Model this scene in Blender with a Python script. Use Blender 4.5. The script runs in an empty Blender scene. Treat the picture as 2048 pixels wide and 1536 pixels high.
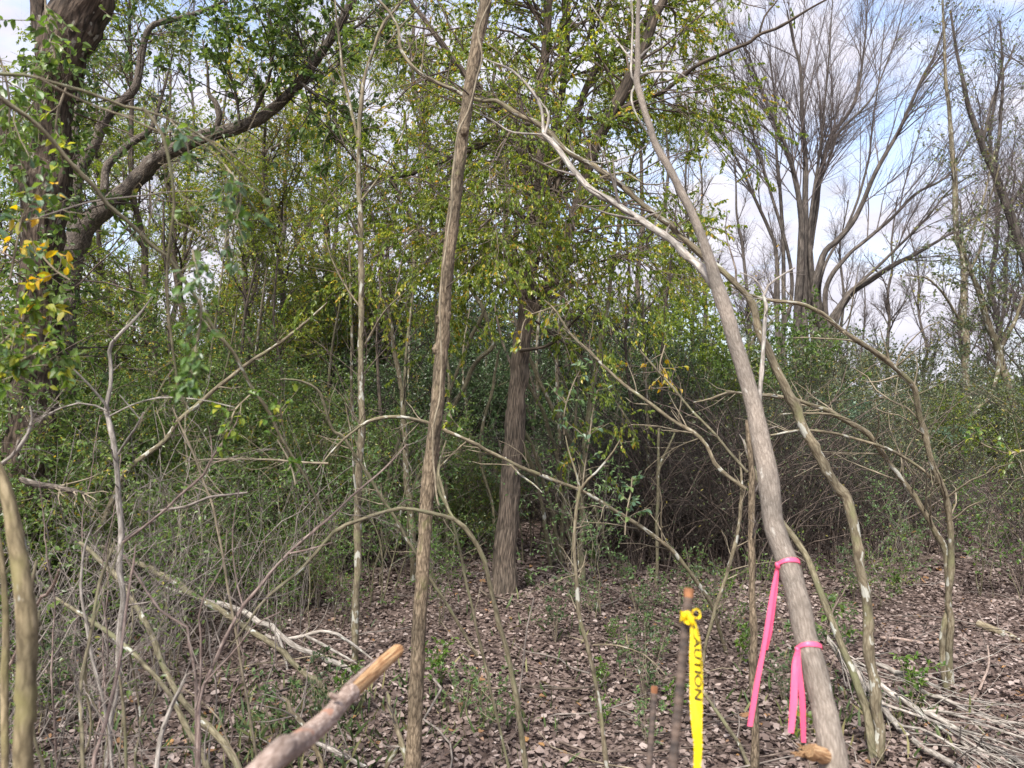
import bpy, math, random
import numpy as np
from mathutils import Vector, Matrix, Euler

SC = bpy.context.scene
COL = SC.collection
RNG = np.random.default_rng(7)

# ------------------------------------------------------------------ camera
F = 1490.0                      # focal length in pixels of the 2048 px wide photograph
CAM_H = 1.6
PITCH = math.radians(2.4)
cam_d = bpy.data.cameras.new('camera')
cam_d.sensor_width = 36.0
cam_d.lens = 36.0 * F / 2048.0
cam_d.clip_start = 0.05
cam_d.clip_end = 600.0
cam_d.dof.use_dof = True
cam_d.dof.focus_distance = 6.0
cam_d.dof.aperture_fstop = 4.2
cam = bpy.data.objects.new('camera', cam_d)
COL.objects.link(cam)
cam.location = (0, 0, CAM_H)
cam.rotation_euler = (math.pi / 2 + PITCH, 0, 0)
SC.camera = cam

# ------------------------------------------------------------------ world and sun
SUN_ELEV = math.radians(54)
SUN_AZ = math.radians(202)      # compass bearing of the sun; the camera looks along bearing 0 (+Y)
SKY_STRENGTH = 0.15
CLOUD_WHITE = (3.1, 3.05, 3.3, 1)
CLOUD_GREY = (1.55, 1.52, 1.85, 1)
world = bpy.data.worlds.new('World')
SC.world = world
world.use_nodes = True
wn, wl = world.node_tree.nodes, world.node_tree.links
wn.clear()
w_out = wn.new('ShaderNodeOutputWorld')
w_bg = wn.new('ShaderNodeBackground')
w_bg.inputs['Strength'].default_value = SKY_STRENGTH
sky = wn.new('ShaderNodeTexSky')
sky.sky_type = 'NISHITA'
sky.sun_disc = False
sky.sun_elevation = SUN_ELEV
sky.sun_rotation = SUN_AZ
sky.air_density = 1.0
sky.dust_density = 2.5
sky.ozone_density = 1.0
tc = wn.new('ShaderNodeTexCoord')
mp = wn.new('ShaderNodeMapping')
mp.inputs['Scale'].default_value = (1.0, 1.0, 2.2)
mp.inputs['Location'].default_value = (0.33, 0.1, 0.62)
n1 = wn.new('ShaderNodeTexNoise')
n1.inputs['Scale'].default_value = 4.6
n1.inputs['Detail'].default_value = 9.0
n1.inputs['Roughness'].default_value = 0.58
n1.inputs['Distortion'].default_value = 0.35
r1 = wn.new('ShaderNodeValToRGB')
r1.color_ramp.elements[0].position = 0.36
r1.color_ramp.elements[0].color = (0.25, 0.25, 0.25, 1)
r1.color_ramp.elements[1].position = 0.54
r1.color_ramp.elements[1].color = (1, 1, 1, 1)
n2 = wn.new('ShaderNodeTexNoise')
n2.inputs['Scale'].default_value = 8.0
n2.inputs['Detail'].default_value = 6.0
cm = wn.new('ShaderNodeMix')
cm.data_type = 'RGBA'
cm.inputs[6].default_value = CLOUD_GREY
cm.inputs[7].default_value = CLOUD_WHITE
mx = wn.new('ShaderNodeMix')
mx.data_type = 'RGBA'
wl.new(tc.outputs['Generated'], mp.inputs['Vector'])
wl.new(mp.outputs['Vector'], n1.inputs['Vector'])
wl.new(mp.outputs['Vector'], n2.inputs['Vector'])
wl.new(n1.outputs['Fac'], r1.inputs['Fac'])
wl.new(n2.outputs['Fac'], cm.inputs[0])
wl.new(r1.outputs['Color'], mx.inputs[0])
wl.new(sky.outputs['Color'], mx.inputs[6])
wl.new(cm.outputs[2], mx.inputs[7])
wl.new(mx.outputs[2], w_bg.inputs['Color'])
wl.new(w_bg.outputs[0], w_out.inputs['Surface'])

sun_d = bpy.data.lights.new('sun', 'SUN')
sun_d.energy = 3.0
sun_d.angle = math.radians(14)
sun_d.color = (1.0, 0.95, 0.88)
sun = bpy.data.objects.new('sun', sun_d)
COL.objects.link(sun)
sdir = Vector((math.sin(SUN_AZ) * math.cos(SUN_ELEV), math.cos(SUN_AZ) * math.cos(SUN_ELEV), math.sin(SUN_ELEV)))
sun.rotation_euler = sdir.to_track_quat('Z', 'Y').to_euler()

vs = SC.view_settings
vs.view_transform = 'Standard'
vs.look = 'None'
vs.exposure = 1.5
vs.gamma = 1.0
vs.use_curve_mapping = False
cy = SC.cycles
cy.max_bounces = 5
cy.diffuse_bounces = 3
cy.glossy_bounces = 2
cy.transmission_bounces = 3
cy.transparent_max_bounces = 4
cy.use_adaptive_sampling = True
cy.adaptive_threshold = 0.01
cy.use_denoising = True
cy.sample_clamp_indirect = 6.0

# ------------------------------------------------------------------ materials
def new_mat(name):
    m = bpy.data.materials.new(name)
    m.use_nodes = True
    nt = m.node_tree
    nt.nodes.clear()
    out = nt.nodes.new('ShaderNodeOutputMaterial')
    b = nt.nodes.new('ShaderNodeBsdfPrincipled')
    nt.links.new(b.outputs[0], out.inputs['Surface'])
    return m, nt, b, out

def ramp(nt, stops):
    r = nt.nodes.new('ShaderNodeValToRGB')
    el = r.color_ramp.elements
    while len(el) > 1:
        el.remove(el[-1])
    el[0].position, el[0].color = stops[0][0], (*stops[0][1], 1)
    for p, c in stops[1:]:
        e = el.new(p)
        e.color = (*c, 1)
    return r

def mixc(nt, fac, a, b):
    m = nt.nodes.new('ShaderNodeMix')
    m.data_type = 'RGBA'
    if isinstance(fac, float):
        m.inputs[0].default_value = fac
    else:
        nt.links.new(fac, m.inputs[0])
    for i, v in ((6, a), (7, b)):
        if isinstance(v, tuple):
            m.inputs[i].default_value = (*v, 1)
        else:
            nt.links.new(v, m.inputs[i])
    return m.outputs[2]

def bark(name, dark, mid, light, fine=70.0, stretch=0.14, lichen=0.0, lichen_col=(0.42, 0.43, 0.38),
         moss=0.0, moss_col=(0.13, 0.14, 0.045), bump=0.6, dist=0.006):
    m, nt, b, out = new_mat(name)
    at = nt.nodes.new('ShaderNodeAttribute')
    at.attribute_name = 'bark'
    mp = nt.nodes.new('ShaderNodeMapping')
    mp.inputs['Scale'].default_value = (fine, fine, fine * stretch)
    nt.links.new(at.outputs['Vector'], mp.inputs['Vector'])
    n = nt.nodes.new('ShaderNodeTexNoise')
    n.inputs['Scale'].default_value = 1.0
    n.inputs['Detail'].default_value = 5.0
    n.inputs['Roughness'].default_value = 0.65
    nt.links.new(mp.outputs[0], n.inputs['Vector'])
    r = ramp(nt, [(0.30, dark), (0.5, mid), (0.72, light)])
    vo = nt.nodes.new('ShaderNodeTexVoronoi')
    vo.feature = 'DISTANCE_TO_EDGE'
    vo.inputs['Scale'].default_value = 0.9
    mw = nt.nodes.new('ShaderNodeMix'); mw.data_type = 'VECTOR'; mw.inputs[0].default_value = 0.18
    nt.links.new(mp.outputs[0], mw.inputs[4]); nt.links.new(n.outputs['Color'], mw.inputs[5])
    nt.links.new(mw.outputs[1], vo.inputs['Vector'])
    pl = nt.nodes.new('ShaderNodeMapRange'); pl.inputs[1].default_value = 0.0; pl.inputs[2].default_value = 0.22; pl.inputs[3].default_value = -0.16; pl.inputs[4].default_value = 0.04
    nt.links.new(vo.outputs['Distance'], pl.inputs[0])
    ad = nt.nodes.new('ShaderNodeMath'); ad.operation = 'ADD'
    nt.links.new(n.outputs['Fac'], ad.inputs[0]); nt.links.new(pl.outputs[0], ad.inputs[1])
    hgt = ad.outputs[0]
    nt.links.new(hgt, r.inputs['Fac'])
    col = r.outputs[0]
    nb = nt.nodes.new('ShaderNodeTexNoise')
    nb.inputs['Scale'].default_value = 5.0
    nb.inputs['Detail'].default_value = 4.0
    nt.links.new(at.outputs['Vector'], nb.inputs['Vector'])
    rb = ramp(nt, [(0.35, (0.62, 0.62, 0.62)), (0.65, (1.15, 1.12, 1.1))])
    nt.links.new(nb.outputs['Fac'], rb.inputs['Fac'])
    mu = nt.nodes.new('ShaderNodeMix')
    mu.data_type = 'RGBA'
    mu.blend_type = 'MULTIPLY'
    mu.inputs[0].default_value = 1.0
    nt.links.new(col, mu.inputs[6])
    nt.links.new(rb.outputs[0], mu.inputs[7])
    col = mu.outputs[2]
    if moss > 0:
        nm = nt.nodes.new('ShaderNodeTexNoise')
        nm.inputs['Scale'].default_value = 9.0
        nm.inputs['Detail'].default_value = 5.0
        mpm = nt.nodes.new('ShaderNodeMapping')
        mpm.inputs['Location'].default_value = (3.1, 7.7, 1.3)
        nt.links.new(at.outputs['Vector'], mpm.inputs['Vector'])
        nt.links.new(mpm.outputs[0], nm.inputs['Vector'])
        rm = ramp(nt, [(0.66 - 0.3 * moss, (0, 0, 0)), (0.82 - 0.3 * moss, (0.9, 0.9, 0.9))])
        nt.links.new(nm.outputs['Fac'], rm.inputs['Fac'])
        col = mixc(nt, rm.outputs[0], col, moss_col)
    if lichen > 0:
        nl = nt.nodes.new('ShaderNodeTexNoise')
        nl.inputs['Scale'].default_value = 16.0
        nl.inputs['Detail'].default_value = 3.0
        mpl = nt.nodes.new('ShaderNodeMapping')
        mpl.inputs['Scale'].default_value = (1.2, 1.2, 0.7)
        mpl.inputs['Location'].default_value = (9.1, 2.7, 5.3)
        nt.links.new(at.outputs['Vector'], mpl.inputs['Vector'])
        nt.links.new(mpl.outputs[0], nl.inputs['Vector'])
        rl = ramp(nt, [(0.70 - 0.22 * lichen, (0, 0, 0)), (0.74 - 0.22 * lichen, (0.85, 0.85, 0.85))])
        nt.links.new(nl.outputs['Fac'], rl.inputs['Fac'])
        col = mixc(nt, rl.outputs[0], col, lichen_col)
    nt.links.new(col, b.inputs['Base Color'])
    b.inputs['Roughness'].default_value = 0.88
    b.inputs['Specular IOR Level'].default_value = 0.25
    bp = nt.nodes.new('ShaderNodeBump')
    bp.inputs['Strength'].default_value = bump
    bp.inputs['Distance'].default_value = dist
    nt.links.new(hgt, bp.inputs['Height'])
    nt.links.new(bp.outputs[0], b.inputs['Normal'])
    return m

def leaf_mat(name, stops, trans=0.35, rough=0.38, spec=0.45):
    m, nt, b, out = new_mat(name)
    at = nt.nodes.new('ShaderNodeAttribute')
    at.attribute_name = 'tint'
    r = ramp(nt, stops)
    nt.links.new(at.outputs['Fac'], r.inputs['Fac'])
    nt.links.new(r.outputs[0], b.inputs['Base Color'])
    b.inputs['Roughness'].default_value = rough
    b.inputs['Specular IOR Level'].default_value = spec
    if trans > 0:
        t = nt.nodes.new('ShaderNodeBsdfTranslucent')
        hs = nt.nodes.new('ShaderNodeHueSaturation')
        hs.inputs['Hue'].default_value = 0.485
        hs.inputs['Saturation'].default_value = 1.1
        hs.inputs['Value'].default_value = 1.7
        nt.links.new(r.outputs[0], hs.inputs['Color'])
        nt.links.new(hs.outputs[0], t.inputs['Color'])
        mx = nt.nodes.new('ShaderNodeMixShader')
        mx.inputs[0].default_value = trans
        nt.links.new(b.outputs[0], mx.inputs[1])
        nt.links.new(t.outputs[0], mx.inputs[2])
        nt.links.new(mx.outputs[0], out.inputs['Surface'])
    return m

def plain(name, col, rough=0.6, noise=0.0, scale=30.0, spec=0.3, metal=0.0, col2=None):
    m, nt, b, out = new_mat(name)
    b.inputs['Roughness'].default_value = rough
    b.inputs['Specular IOR Level'].default_value = spec
    b.inputs['Metallic'].default_value = metal
    if col2 is None:
        b.inputs['Base Color'].default_value = (*col, 1)
    else:
        tcn = nt.nodes.new('ShaderNodeTexCoord')
        n = nt.nodes.new('ShaderNodeTexNoise')
        n.inputs['Scale'].default_value = scale
        n.inputs['Detail'].default_value = 5.0
        nt.links.new(tcn.outputs['Object'], n.inputs['Vector'])
        r = ramp(nt, [(0.35, col), (0.65, col2)])
        nt.links.new(n.outputs['Fac'], r.inputs['Fac'])
        nt.links.new(r.outputs[0], b.inputs['Base Color'])
        if noise > 0:
            bp = nt.nodes.new('ShaderNodeBump')
            bp.inputs['Strength'].default_value = noise
            bp.inputs['Distance'].default_value = 0.003
            nt.links.new(n.outputs['Fac'], bp.inputs['Height'])
            nt.links.new(bp.outputs[0], b.inputs['Normal'])
    return m

M = {}
M['bark_brown'] = bark('bark_brown', (0.085, 0.066, 0.045), (0.20, 0.158, 0.108), (0.32, 0.26, 0.185), 90, 0.34, moss=0.1, bump=1.0)
M['bark_shaggy'] = bark('bark_shaggy', (0.058, 0.048, 0.039), (0.155, 0.124, 0.097), (0.29, 0.238, 0.19), 60, 0.16, bump=1.0, dist=0.012)
M['bark_limb'] = bark('bark_limb', (0.04, 0.034, 0.028), (0.10, 0.08, 0.062), (0.19, 0.15, 0.12), 55, 0.15, bump=0.8)
M['bark_big'] = bark('bark_big', (0.035, 0.027, 0.021), (0.09, 0.067, 0.050), (0.17, 0.135, 0.105), 38, 0.25, bump=1.0, dist=0.015, lichen=0.3, lichen_col=(0.27, 0.25, 0.21))
M['bark_dark'] = bark('bark_dark', (0.06, 0.051, 0.043), (0.135, 0.114, 0.094), (0.25, 0.212, 0.175), 85, 0.4, bump=1.0, dist=0.01, lichen=0.35, lichen_col=(0.24, 0.22, 0.19))
M['bark_grey'] = bark('bark_grey', (0.155, 0.132, 0.11), (0.225, 0.195, 0.166), (0.32, 0.285, 0.245), 170, 0.25, bump=0.8, lichen=0.12, lichen_col=(0.42, 0.40, 0.36))
M['bark_lichen'] = bark('bark_lichen', (0.11, 0.09, 0.06), (0.19, 0.163, 0.11), (0.28, 0.25, 0.18), 60, 0.35, lichen=0.5, lichen_col=(0.40, 0.40, 0.35), moss=0.4, moss_col=(0.165, 0.16, 0.085), bump=0.5)
M['bark_olive'] = bark('bark_olive', (0.10, 0.088, 0.055), (0.17, 0.152, 0.10), (0.25, 0.23, 0.155), 80, 0.3, lichen=0.25, moss=0.45, moss_col=(0.145, 0.148, 0.08), bump=0.5)
M['bark_yellow'] = bark('bark_yellow', (0.12, 0.098, 0.058), (0.21, 0.173, 0.104), (0.31, 0.26, 0.165), 60, 0.4, lichen=0.25, moss=0.5, moss_col=(0.19, 0.17, 0.075), bump=0.4)
M['bark_purple'] = bark('bark_purple', (0.13, 0.095, 0.085), (0.23, 0.18, 0.16), (0.34, 0.28, 0.255), 80, 0.3, bump=0.3)
M['bark_silver'] = bark('bark_silver', (0.19, 0.172, 0.15), (0.33, 0.305, 0.275), (0.48, 0.455, 0.415), 70, 0.3, lichen=0.3, bump=0.7)
M['bark_far'] = bark('bark_far', (0.05, 0.042, 0.037), (0.10, 0.087, 0.076), (0.18, 0.158, 0.14), 25, 0.2, bump=0.4)
M['bark_redbrown'] = bark('bark_redbrown', (0.20, 0.145, 0.118), (0.34, 0.265, 0.225), (0.48, 0.40, 0.355), 150, 0.35, lichen=0.2, lichen_col=(0.36, 0.19, 0.13), bump=0.6)
M['wood_peeled'] = bark('wood_peeled', (0.27, 0.14, 0.065), (0.50, 0.315, 0.165), (0.68, 0.49, 0.29), 160, 0.10, bump=0.9)
M['twig_brown'] = bark('twig_brown', (0.08, 0.06, 0.05), (0.15, 0.12, 0.10), (0.24, 0.20, 0.17), 60, 0.3, bump=0.0)
M['twig_dark'] = bark('twig_dark', (0.028, 0.023, 0.021), (0.052, 0.043, 0.039), (0.10, 0.085, 0.076), 60, 0.3, bump=0.0)
M['twig_grey'] = bark('twig_grey', (0.12, 0.105, 0.095), (0.21, 0.185, 0.165), (0.31, 0.28, 0.25), 60, 0.3, bump=0.0)
M['twig_tan'] = bark('twig_tan', (0.15, 0.125, 0.085), (0.25, 0.215, 0.155), (0.34, 0.30, 0.22), 60, 0.3, bump=0.0)
M['twig_sky'] = bark('twig_sky', (0.075, 0.062, 0.058), (0.13, 0.108, 0.102), (0.21, 0.18, 0.172), 40, 0.3, bump=0.0)

M['leaf_privet'] = leaf_mat('leaf_privet', [(0.0, (0.046, 0.086, 0.024)), (0.35, (0.088, 0.148, 0.034)), (0.65, (0.14, 0.21, 0.046)), (0.86, (0.14, 0.19, 0.045)), (0.93, (0.24, 0.24, 0.05)), (1.0, (0.42, 0.33, 0.05))], 0.38)
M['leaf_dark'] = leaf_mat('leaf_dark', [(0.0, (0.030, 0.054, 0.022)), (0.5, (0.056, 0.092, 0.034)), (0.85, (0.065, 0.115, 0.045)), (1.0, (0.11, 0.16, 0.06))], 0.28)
M['leaf_elm'] = leaf_mat('leaf_elm', [(0.0, (0.075, 0.125, 0.022)), (0.35, (0.145, 0.205, 0.032)), (0.70, (0.225, 0.285, 0.042)), (0.87, (0.36, 0.38, 0.06)), (0.97, (0.54, 0.46, 0.08)), (1.0, (0.50, 0.32, 0.06))], 0.52)
M['leaf_yellow'] = leaf_mat('leaf_yellow', [(0.0, (0.20, 0.22, 0.03)), (0.5, (0.48, 0.38, 0.045)), (1.0, (0.62, 0.40, 0.06))], 0.42)
M['leaf_fresh'] = leaf_mat('leaf_fresh', [(0.0, (0.06, 0.115, 0.04)), (0.5, (0.10, 0.175, 0.06)), (1.0, (0.17, 0.24, 0.08))], 0.35, rough=0.45)
M['leaf_green'] = leaf_mat('leaf_green', [(0.0, (0.05, 0.105, 0.02)), (0.5, (0.085, 0.165, 0.03)), (1.0, (0.15, 0.23, 0.045))], 0.42)
M['leaf_bluegreen'] = leaf_mat('leaf_bluegreen', [(0.0, (0.06, 0.11, 0.065)), (0.5, (0.09, 0.155, 0.09)), (1.0, (0.15, 0.21, 0.12))], 0.3)
M['leaf_olive'] = leaf_mat('leaf_olive', [(0.0, (0.06, 0.088, 0.045)), (0.5, (0.105, 0.135, 0.068)), (0.85, (0.13, 0.15, 0.06)), (1.0, (0.27, 0.23, 0.05))], 0.3)
M['litter'] = leaf_mat('litter', [(0.0, (0.042, 0.030, 0.027)), (0.3, (0.098, 0.071, 0.060)), (0.6, (0.170, 0.128, 0.112)), (0.84, (0.262, 0.208, 0.186)), (0.94, (0.37, 0.31, 0.285)), (0.96, (0.21, 0.115, 0.055)), (1.0, (0.32, 0.18, 0.07))], 0.08, rough=0.75, spec=0.25)
M['soil'] = plain('soil', (0.06, 0.044, 0.038), 0.95, 0.8, 30.0, 0.1, 0.0, (0.135, 0.10, 0.088))
M['grass'] = leaf_mat('grass', [(0.0, (0.05, 0.09, 0.03)), (0.6, (0.10, 0.15, 0.05)), (1.0, (0.28, 0.25, 0.12))], 0.3, rough=0.6)
M['ribbon'] = leaf_mat('ribbon', [(0.0, (0.80, 0.13, 0.26)), (1.0, (0.80, 0.13, 0.26))], 0.3, rough=0.38, spec=0.5)
M['tape'] = leaf_mat('tape', [(0.0, (0.86, 0.70, 0.02)), (1.0, (0.86, 0.70, 0.02))], 0.25, rough=0.3, spec=0.5)
M['ink'] = plain('ink', (0.012, 0.012, 0.010), 0.5)
M['rust'] = plain('rust', (0.045, 0.037, 0.034), 0.8, 0.8, 45.0, 0.3, 0.0, (0.125, 0.09, 0.072))
M['rust_fresh'] = plain('rust_fresh', (0.14, 0.060, 0.030), 0.85, 0.8, 60.0, 0.2, 0.0, (0.28, 0.13, 0.062))

# ------------------------------------------------------------------ geometry helpers
def nrm(a):
    return a / np.maximum(np.linalg.norm(a, axis=-1, keepdims=True), 1e-9)

def noise2(rng, u, v, nu, nv):
    """value noise, periodic in u (0..1), v in 0..1"""
    g = rng.random((nv + 2, nu))
    x = u * nu
    y = np.clip(v, 0, 1) * nv
    xi = np.floor(x).astype(int); yi = np.minimum(np.floor(y).astype(int), nv)
    fx = x - xi; fy = y - yi
    fx = fx * fx * (3 - 2 * fx); fy = fy * fy * (3 - 2 * fy)
    a = g[yi, xi % nu]; b = g[yi, (xi + 1) % nu]; c = g[yi + 1, xi % nu]; d = g[yi + 1, (xi + 1) % nu]
    return (a * (1 - fx) + b * fx) * (1 - fy) + (c * (1 - fx) + d * fx) * fy

class Geo:
    """collects quads: vertices, a 'bark' vector per vertex and a 'tint' per face"""
    def __init__(self):
        self.V, self.Fa, self.B, self.T, self.S = [], [], [], [], []
        self.n = 0
    def add(self, V, Fa, B=None, T=None, smooth=True):
        V = np.asarray(V, float).reshape(-1, 3)
        Fa = np.asarray(Fa, int).reshape(-1, 4)
        self.V.append(V); self.Fa.append(Fa + self.n)
        self.B.append(np.zeros_like(V) if B is None else np.asarray(B, float).reshape(-1, 3))
        self.T.append(np.zeros(len(Fa)) if T is None else np.asarray(T, float))
        self.S.append(np.full(len(Fa), smooth))
        self.n += len(V)
        return self
    def tubes(self, P, R, sides=5, rng=RNG, furrow=0.0, fw=0.02, fl=0.12, bumps=(), cap=True):
        P = np.asarray(P, float); R = np.asarray(R, float)
        if P.ndim == 2:
            P = P[None]; R = R[None]
        N, K, _ = P.shape
        T = np.empty_like(P)
        T[:, 1:-1] = P[:, 2:] - P[:, :-2]
        T[:, 0] = P[:, 1] - P[:, 0]
        T[:, -1] = P[:, -1] - P[:, -2]
        T = nrm(T)
        ref = np.where(np.abs(T[:, 0, 2:3]) < 0.8, np.array([[0., 0, 1]]), np.array([[1., 0, 0]]))
        A = np.empty_like(P)
        a = nrm(np.cross(T[:, 0], ref))
        for k in range(K):
            a = nrm(a - (a * T[:, k]).sum(-1, keepdims=True) * T[:, k])
            A[:, k] = a
        Bv = np.cross(T, A)
        th = np.arange(sides) / sides * 2 * np.pi
        seg = np.linalg.norm(np.diff(P, axis=1), axis=2)
        vv = np.concatenate([np.zeros((N, 1)), np.cumsum(seg, 1)], 1)
        RR = np.repeat(R[:, :, None], sides, 2)
        if furrow > 0 and N == 1:
            L = vv[0, -1]
            u = np.repeat((th / 2 / np.pi)[None], K, 0); v = np.repeat((vv[0] / L)[:, None], sides, 1)
            rm = R.mean()
            nu = max(5, int(2 * np.pi * rm / fw)); nv = max(4, int(L / fl))
            h = noise2(rng, u, v, nu, nv) - 0.5
            h2 = noise2(rng, u, v, max(4, nu // 3), max(4, nv // 2)) - 0.5
            h3 = noise2(rng, u, v, 4, max(3, int(L / 0.25))) - 0.5
            RR = RR * (1 + furrow * (0.9 * h + 0.5 * h2 + 0.5 * h3)[None])
            for (bv, bu, amp, wv, wu) in bumps:
                du = np.abs(((u - bu + 0.5) % 1) - 0.5)
                RR = RR + (amp * np.exp(-((v * L - bv) / wv) ** 2 - (du / wu) ** 2))[None]
        V = P[:, :, None] + RR[..., None] * (np.cos(th)[None, None, :, None] * A[:, :, None] + np.sin(th)[None, None, :, None] * Bv[:, :, None])
        off = rng.random((N, 1, 1)) * 40
        rm = R.max(1)[:, None, None] * np.ones((1, K, sides))
        Bk = np.stack([np.cos(th)[None, None] * rm + off * 0.3, np.sin(th)[None, None] * rm, vv[:, :, None] + off * np.ones((1, 1, sides))], -1)
        i = np.arange(N)[:, None, None] * K * sides; k = np.arange(K - 1)[None, :, None] * sides; j = np.arange(sides)[None, None]
        j2 = (j + 1) % sides
        Fq = np.stack([i + k + j, i + k + j2, i + k + sides + j2, i + k + sides + j], -1)
        self.add(V, Fq, Bk)
        if cap and N <= 4 and sides >= 4:
            for q in range(N):
                for kk, flip in ((0, True), (K - 1, False)):
                    c = V[q, kk].mean(0)
                    ring = V[q, kk]
                    inner = c + (ring - c) * 0.35
                    vv2 = np.concatenate([ring, inner])
                    s = np.arange(sides); s2 = (s + 1) % sides
                    fq = np.stack([s, s2, s2 + sides, s + sides], -1)
                    b2 = np.concatenate([Bk[q, kk], Bk[q, kk] * 0.9])
                    self.add(vv2, fq if not flip else fq[:, ::-1], b2)
                    if sides % 2 == 0:
                        h = sides // 2
                        fan = [[sides + 0, sides + a2, sides + a2 + 1, sides + a2 + 2] for a2 in range(1, sides - 2, 2)]
                        fv = np.array(fan) - sides
                        self.add(inner, fv if not flip else fv[:, ::-1], Bk[q, kk])
        return self
    def leaves(self, P, D, Nn, L, W, tint, fold=0.25, curl=0.0, shape=(0.32, 0.72)):
        """P base, D direction, Nn rough normal, L length, W width (all per leaf)"""
        D = nrm(D)
        S = nrm(np.cross(D, Nn))
        U = np.cross(S, D)
        L = np.asarray(L)[:, None]; W = np.asarray(W)[:, None] * 0.5
        a, b = shape
        f = fold * W
        cu = curl * L
        base = P
        tip = P + D * L - U * cu
        l1 = P + D * L * a + S * W + U * f
        l2 = P + D * L * b + S * W * 0.72 + U * f * 0.7 - U * cu * 0.4
        r1 = P + D * L * a - S * W + U * f
        r2 = P + D * L * b - S * W * 0.72 + U * f * 0.7 - U * cu * 0.4
        V = np.stack([base, r1, r2, tip, l2, l1], 1)
        n = len(P)
        i = np.arange(n)[:, None] * 6
        Fq = np.stack([i + np.array([[0, 1, 2, 3]]), i + np.array([[0, 3, 4, 5]])], 1)
        self.add(V, Fq, None, np.repeat(tint, 2), smooth=False)
        return self
    def mesh(self, name, mats, origin=(0, 0, 0)):
        me = bpy.data.meshes.new(name)
        if not self.V:
            return me
        V = np.concatenate(self.V) - np.asarray(origin, float)
        Fa = np.concatenate(self.Fa)
        me.vertices.add(len(V)); me.loops.add(len(Fa) * 4); me.polygons.add(len(Fa))
        me.vertices.foreach_set('co', V.astype(np.float32).ravel())
        me.loops.foreach_set('vertex_index', Fa.astype(np.int32).ravel())
        me.polygons.foreach_set('loop_start', (np.arange(len(Fa)) * 4).astype(np.int32))
        me.polygons.foreach_set('use_smooth', np.concatenate(self.S))
        at = me.attributes.new('bark', 'FLOAT_VECTOR', 'POINT')
        at.data.foreach_set('vector', np.concatenate(self.B).astype(np.float32).ravel())
        at = me.attributes.new('tint', 'FLOAT', 'FACE')
        at.data.foreach_set('value', np.concatenate(self.T).astype(np.float32))
        me.update(calc_edges=True)
        for m in (mats if isinstance(mats, (list, tuple)) else [mats]):
            me.materials.append(m)
        return me

def prop(o, label=None, cat=None, group=None, kind=None):
    if label: o['label'] = label
    if cat: o['category'] = cat
    if group: o['group'] = group
    if kind: o['kind'] = kind
    return o

def thing(name, label, cat, loc, group=None):
    o = bpy.data.objects.new(name, None)
    o.empty_display_size = 0.1
    o.location = loc
    COL.objects.link(o)
    return prop(o, label, cat, group)

def part(root, name, geo, mat, kind=None, label=None, parent=None):
    """a mesh child; geo is in world space, root is the thing's Empty"""
    me = geo.mesh(name, mat, tuple(root.location))
    o = bpy.data.objects.new(name, me)
    COL.objects.link(o)
    o.parent = parent or root
    if kind: o['kind'] = kind
    if label: o['label'] = label
    return o

def dup(root, loc, rotz, scale=1.0, tilt=(0, 0)):
    r = root.copy(); COL.objects.link(r)
    r.location = loc; r.rotation_euler = (tilt[0], tilt[1], rotz); r.scale = (scale, scale, scale) if np.isscalar(scale) else scale
    for ch in list(root.children):
        c = ch.copy(); COL.objects.link(c); c.parent = r
        for g in ch.children:
            d = g.copy(); COL.objects.link(d); d.parent = c
    return r

# terrain height
def hz(x, y):
    x = np.asarray(x, float); y = np.asarray(y, float)
    return (0.035 * np.sin(x * 1.3 + 0.7) * np.cos(y * 0.9) + 0.02 * np.sin(x * 3.1 + y * 2.3) + 0.015 * np.cos(x * 5.7 - y * 4.9)) * np.clip((y - 1) / 3, 0.2, 1)

FW = np.array([0, math.cos(PITCH), math.sin(PITCH)])
UPV = np.array([0, -math.sin(PITCH), math.cos(PITCH)])
CAM = np.array([0, 0, CAM_H])

def at(px, py, D):
    """the point seen at photograph pixel (px, py) that stands D metres in front of the camera"""
    d = np.array([1.0, 0, 0]) * (px - 1024) / F + UPV * (768 - py) / F + FW
    return CAM + d * (D / d[1])

def gd(py):
    """distance of level ground seen at pixel row py"""
    d = UPV * (768 - py) / F + FW
    return -CAM_H / d[2] * d[1]

def catmull(P, m):
    P = np.asarray(P, float)
    Q = np.concatenate([[2 * P[0] - P[1]], P, [2 * P[-1] - P[-2]]])
    t = np.linspace(0, 1, m, endpoint=False)[:, None]
    out = []
    for i in range(1, len(Q) - 2):
        a, b, c, d = Q[i - 1], Q[i], Q[i + 1], Q[i + 2]
        out.append(0.5 * (2 * b + (c - a) * t + (2 * a - 5 * b + 4 * c - d) * t ** 2 + (-a + 3 * b - 3 * c + d) * t ** 3))
    out.append(P[-1:])
    return np.concatenate(out)

def resample(P, K):
    s = np.concatenate([[0], np.cumsum(np.linalg.norm(np.diff(P[:, :3], axis=0), axis=1))])
    t = np.linspace(0, s[-1], K)
    return np.stack([np.interp(t, s, P[:, i]) for i in range(P.shape[1])], 1)

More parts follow.
